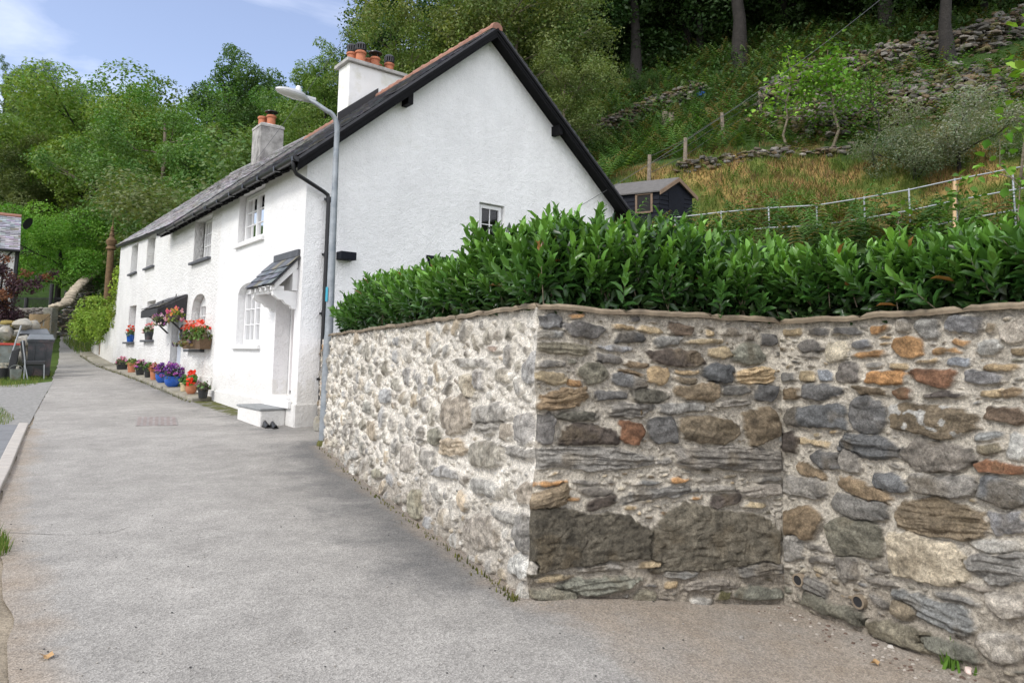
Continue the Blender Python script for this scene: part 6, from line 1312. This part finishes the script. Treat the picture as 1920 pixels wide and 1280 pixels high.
big=[(43,607,34,26,0),(60,612,30,30,0),(26,608,20,14,1),(10,625,26,30,0),(3,612,18,12,0),(32,628,22,22,0),(45,640,22,26,0),(22,640,24,22,1),(66,628,26,24,1),(12,605,14,10,1),(55,632,28,24,0),(5,645,30,26,0),(30,655,30,26,0),(60,655,34,30,0),(10,668,30,26,0),(42,672,34,28,0),(-12,630,30,30,0),(-15,655,34,34,0),(74,648,18,20,0)]
for i,(x,y,w,h,ms) in enumerate(big):
    d=22.6+.5*((i*7)%3)+(640-y)*.008; p=aty(x,y,d); k=d/F; mb=MB(); mb.rock(p,(w*k*1.0,.5,h*k*1.0),i+200,ax=.5*i); mk('stone',mb,'stone_moss' if ms else 'stone_grey',sh,True)
mb=MB()
for i in range(40): p=aty(rg2.uniform(-30,80),rg2.uniform(660,700),23.4); mb.rock(p,(.5,.6,.4),i+300)
mk('small_stones',mb,'stone_grey',sh)
# ------------------------------------------------------------------ left-hand house at the edge
hc=aty(37,470,31.); hn=thing('slate_house','white house with a grey slate roof and orange ridge at the left edge','house',(hc[0],hc[1],1.))
hc2=V3(hc[0],hc[1],0); hx_=V3(-.8,-.6,0); hy_=V3(-.6,.8,0); HQ=lambda a,b,z: hc2+hx_*a+hy_*b+ZZ*z; ze_=aty(37,468,31)[2]; zr_=aty(37,392,31)[2]
mb=MB(); mb.hexa([HQ(6,0,0),HQ(.12,0,0),HQ(.12,5,0),HQ(6,5,0),HQ(6,0,ze_),HQ(.12,0,ze_),HQ(.12,5,ze_),HQ(6,5,ze_)]); mk('wall',mb,'render_dash',hn)
mb=MB(); mb.add([HQ(.1,0,ze_),HQ(.1,5,ze_),HQ(.1,2.5,zr_-.1)],[(0,1,2)]); mk('gable',mb,'render_dash',hn)
o,_=slope(hn,HQ(6,-.2,ze_-.05),HQ(0,-.2,ze_-.05),HQ(0,2.5,zr_),HQ(6,2.5,zr_),.06,.32,.17,base=(.26,.26,.28)); slope(hn,HQ(0,5.2,ze_-.05),HQ(6,5.2,ze_-.05),HQ(6,2.5,zr_),HQ(0,2.5,zr_),.06,.5,.4)
mb=MB(); mb.tube([HQ(0,2.5,zr_+.02),HQ(6,2.5,zr_+.02)],.11,8); mk('ridge_tiles',mb,'ridge_clay',o,True)
mb=MB(); mb.tube([HQ(-.02,-.3,ze_-.1),HQ(6,-.3,ze_-.1)],.07,8); mk('gutter',mb,'gutter_black',hn,True)
mb=MB(); mb.tube([HQ(.25,-.28,ze_-.12),HQ(.55,-.12,ze_-.5),HQ(.55,-.06,.5)],.045,8); mk('downpipe',mb,'gutter_black',hn,True)
mb=MB(); mb.box(HQ(.08,-.03,ze_/2+.4),(.14,.08,ze_-.9)); mk('corner_board',mb,'iron',hn)
p=HQ(-.18,1.9,zr_-.35); mb=MB(); mb.lathe([(.02,0),(.18,.03),(.27,.09),(.28,.10)],V3(0,0,0),18); mb.v=[v@np.array([[.3,.2,1],[0,1,0],[1,0,-.2]])*1.+p for v in mb.v]; ds=mk('satellite_dish',mb,'iron',hn,True); mb=MB(); mb.tube([p,p-V3(.25,0,.1)],.02,6); mk('bracket',mb,'iron',ds)
# copper-leaved tree in front of it
p=gp(18,700); p=V3(aty(15,690,25)[0],25.,float(zg(-18,25))); ct=thing('copper_tree','small tree with dark purple-copper leaves in front of the white house at the left edge','tree',p)
mb=MB(); T=limbs(mb,p,3.2,1.3,np.random.default_rng(3),.07,8); mk('trunk',mb,'bark',ct,True)
cen=[];rad=[]
for k in range(34):
    x,y=rg2.uniform(-45,48),rg2.uniform(500,600)
    if x>25 and y<520: continue
    cen.append(aty(x,y,25+rg2.normal()*.5)); rad.append(rg2.uniform(.25,.42))
for (x,y) in ((60,530),(75,522),(88,518),(102,512),(58,545),(12,485),(0,478),(48,512),(70,535)): cen.append(aty(x,y,24.8)); rad.append(.2)
V,Fc,Cc=blob_leaves(cen,rad,150,.10,rg2,[V3(.045,.022,.03)*rg2.uniform(.7,1.6) if rg2.random()<.75 else V3(.17,.07,.035) for _ in cen],.3); npmk('crown',V,Fc,'leaf_flower',ct,Cc)
# ------------------------------------------------------------------ far dry stone wall, wooden gate, iron railings
fw_=thing('field_wall','tall dry stone wall climbing the bank behind the wooden gate at the bend','dry stone wall',gp(105,618)); mb=MB(); cpm=MB(); rgw=np.random.default_rng(17)
A0=gp(92,622); pts_=[(98,620,37.5),(120,618,38.5),(135,600,41),(150,580,43.5),(165,562,46),(185,550,49)]
base=[aty(*q) for q in pts_]; tops=[aty(x,y,d)[2] for x,y,d in ((98,580,37.5),(108,572,38.5),(122,548,41),(136,532,43.5),(158,520,46),(182,512,49))]
for i in range(len(base)-1):
    L=np.linalg.norm((base[i+1]-base[i])[:2]); 
    for k in range(int(L*75)):
        f=rgw.random(); p=base[i]*(1-f)+base[i+1]*f; zb_=p[2]-.5; zt2=tops[i]*(1-f)+tops[i+1]*f; z=zb_+(zt2-zb_)*rgw.random(); s_=rgw.uniform(.18,.42)
        c_=V3([(.30,.28,.25),(.22,.20,.17),(.34,.28,.20),(.17,.17,.16)][rgw.integers(4)])*rgw.uniform(.7,1.15); mb.rock(V3(p[0]+rgw.normal()*.12,p[1]+rgw.normal()*.15,z),(s_,s_,s_*.4),int(rgw.integers(1e6)),tuple(c_),rgw.random())
    for k in range(int(L*7)+1):
        f=k/(int(L*7)+1); p=base[i]*(1-f)+base[i+1]*f; zt2=tops[i]*(1-f)+tops[i+1]*f; c_=V3(.42,.36,.27)*rgw.uniform(.7,1.1); cpm.rock(V3(p[0],p[1],zt2+.12),(.62,.5,.30),int(rgw.integers(1e6)),tuple(c_),rgw.random())
mk('stonework',mb,'dry_stone',fw_); mk('coping_stones',cpm,'dry_stone',fw_)
gt=thing('wooden_gate','pale new timber gate with cut-out slots near its top, beside the far stone wall','gate',aty(70,625,36)); a=aty(52,622,36);b=aty(90,628,35.6); zt2=aty(70,589,36)[2]; n=9; mb=MB()
dd=(b-a); dd[2]=0; Lg=np.linalg.norm(dd); dd/=Lg; nn=V3(dd[1],-dd[0],0)
for i in range(n):
    p0=a+dd*Lg*i/n; p1=a+dd*Lg*(i+.94)/n; mid=n//2; segz=[(1.2,zt2-.62),(zt2-.30,zt2)] if i in (3,4,6,7) and i%3!=1 else [(1.2,zt2)]
    for z0,z1 in segz: mb.hexa([V3(p0[0],p0[1],z0),V3(p1[0],p1[1],z0),V3(p1[0],p1[1],z0)+nn*-.04,V3(p0[0],p0[1],z0)-nn*.04,V3(p0[0],p0[1],z1),V3(p1[0],p1[1],z1),V3(p1[0],p1[1],z1)-nn*.04,V3(p0[0],p0[1],z1)-nn*.04])
mk('boards',mb,'timber_pale',gt); mb=MB()
for z in (zt2-.66,zt2-.26,1.9): p0=V3(a[0],a[1],z)-nn*.05; p1=p0+dd*Lg; mb.tube([p0,p1],.035,4)
mk('rails',mb,'timber_pale',gt)
ir=thing('iron_railing','black iron railings between stout posts behind the wooden gate','railing',aty(80,585,41)); mb=MB()
for i in range(46):
    p=aty(28+i*2.2,590,41); z1=aty(60,558,41)[2]; mb.tube([V3(p[0],p[1],2.2),V3(p[0],p[1],z1+.05)],.018,4)
for y in (560,583): mb.tube([aty(26,y,41),aty(128,y,41)],.025,4)
mk('bars',mb,'iron',ir)
for x,t_ in ((47,558),(93,532),(120,545)):
    p=aty(x,590,40.8); mb=MB(); mb.tube([V3(p[0],p[1],2.2),V3(p[0],p[1],aty(x,t_,40.8)[2])],.11 if x<120 else .07,8); mk('post',mb,'iron',ir)
lw=stone=MB(); rgw=np.random.default_rng(4)
for k in range(420): p=aty(rgw.uniform(18,100),rgw.uniform(578,606),38.5+rgw.normal()*.15); s_=rgw.uniform(.15,.4); lw.rock(p,(s_,s_,s_*.45),k,tuple(V3(.20,.18,.16)*rgw.uniform(.5,1.3)),rgw.random())
for k in range(260): p=aty(rgw.uniform(18,100),rgw.uniform(606,625),38.7+rgw.normal()*.15); lw.rock(p,(.4,.35,.2),k,(.16,.14,.12))
tagp(mk('low_stone_wall',lw,'dry_stone',None),'low dark stone wall between the wooden gate and the iron railings','stone wall')
p=gp(100,625); gpz=MB(); b0=aty(96,622,37); gpz.hexa([V3(b0[0]-.25,36.6,1.4),V3(b0[0]+.25,36.6,1.4),V3(b0[0]+.25,37.1,1.4),V3(b0[0]-.25,37.1,1.4),V3(b0[0]-.24,36.6,3.6),V3(b0[0]+.24,36.6,3.6),V3(b0[0]+.24,37.1,3.6),V3(b0[0]-.24,37.1,3.6)]); o=mk('gate_pillar',gpz,'stone_grey',None,bevel=.03); tagp(o,'square grey stone gate pillar at the right side of the wooden gate','gate pillar')
# ------------------------------------------------------------------ light, sky, output
sdir=V3(-.66,-.68,.95); sdir/=np.linalg.norm(sdir); sel=math.asin(sdir[2]); saz=math.atan2(sdir[0],sdir[1])
ld=bpy.data.lights.new('sun','SUN'); ld.energy=1.5; ld.angle=math.radians(16); ld.color=(1,.96,.9); lo_=bpy.data.objects.new('sun',ld); COL.objects.link(lo_); lo_.rotation_euler=Vector(-sdir).to_track_quat('-Z','Y').to_euler()
w=bpy.data.worlds.new('World'); SC.world=w; w.use_nodes=True; nt=w.node_tree; bg=nt.nodes['Background']; sk=N(nt,'ShaderNodeTexSky',sky_type='NISHITA'); sk.sun_disc=False; sk.sun_elevation=sel; sk.sun_rotation=saz; sk.air_density=1.0; sk.dust_density=1.2; sk.ozone_density=1.2
tc=N(nt,'ShaderNodeTexCoord'); mp=N(nt,'ShaderNodeMapping'); mp.inputs['Scale'].default_value=(1,1,3.4); mp.inputs['Rotation'].default_value=(0,.25,0); nt.links.new(tc.outputs['Generated'],mp.inputs['Vector'])
n1=noise(nt,mp.outputs[0],2.6,7,.55,.4)
sx=N(nt,'ShaderNodeSeparateXYZ'); nt.links.new(tc.outputs['Generated'],sx.inputs[0])
# cloud cover added out of view, overhead and behind, for overcast ambient light; the blue patch lies low to the left
m1=N(nt,'ShaderNodeMath',operation='MULTIPLY_ADD'); nt.links.new(sx.outputs['Y'],m1.inputs[0]); m1.inputs[1].default_value=-.42; m1.inputs[2].default_value=.30
m2=N(nt,'ShaderNodeMath',operation='ADD'); nt.links.new(m1.outputs[0],m2.inputs[0]); nt.links.new(n1,m2.inputs[1])
cm=ramp(nt,m2.outputs[0],[(.40,.06),(.68,.5),(.95,.95)])
nt.links.new(mix(nt,cm,mix(nt,1.,sk.outputs[0],(1.35,1.22,1.25),'MULTIPLY'),(9.2,9.3,10.0)),bg.inputs['Color']); bg.inputs['Strength'].default_value=.12
SC.view_settings.view_transform='Standard'; SC.view_settings.look='None'; SC.view_settings.exposure=.66; SC.view_settings.gamma=1
SC.cycles.max_bounces=6; SC.cycles.transparent_max_bounces=8; SC.cycles.use_denoising=True
for key,(t,h) in TREES.items():
    if t['_used']==0:
        for c in list(t.children): bpy.data.objects.remove(c)
        bpy.data.objects.remove(t)
for o in bpy.data.objects:
    if '_used' in o: del o['_used']
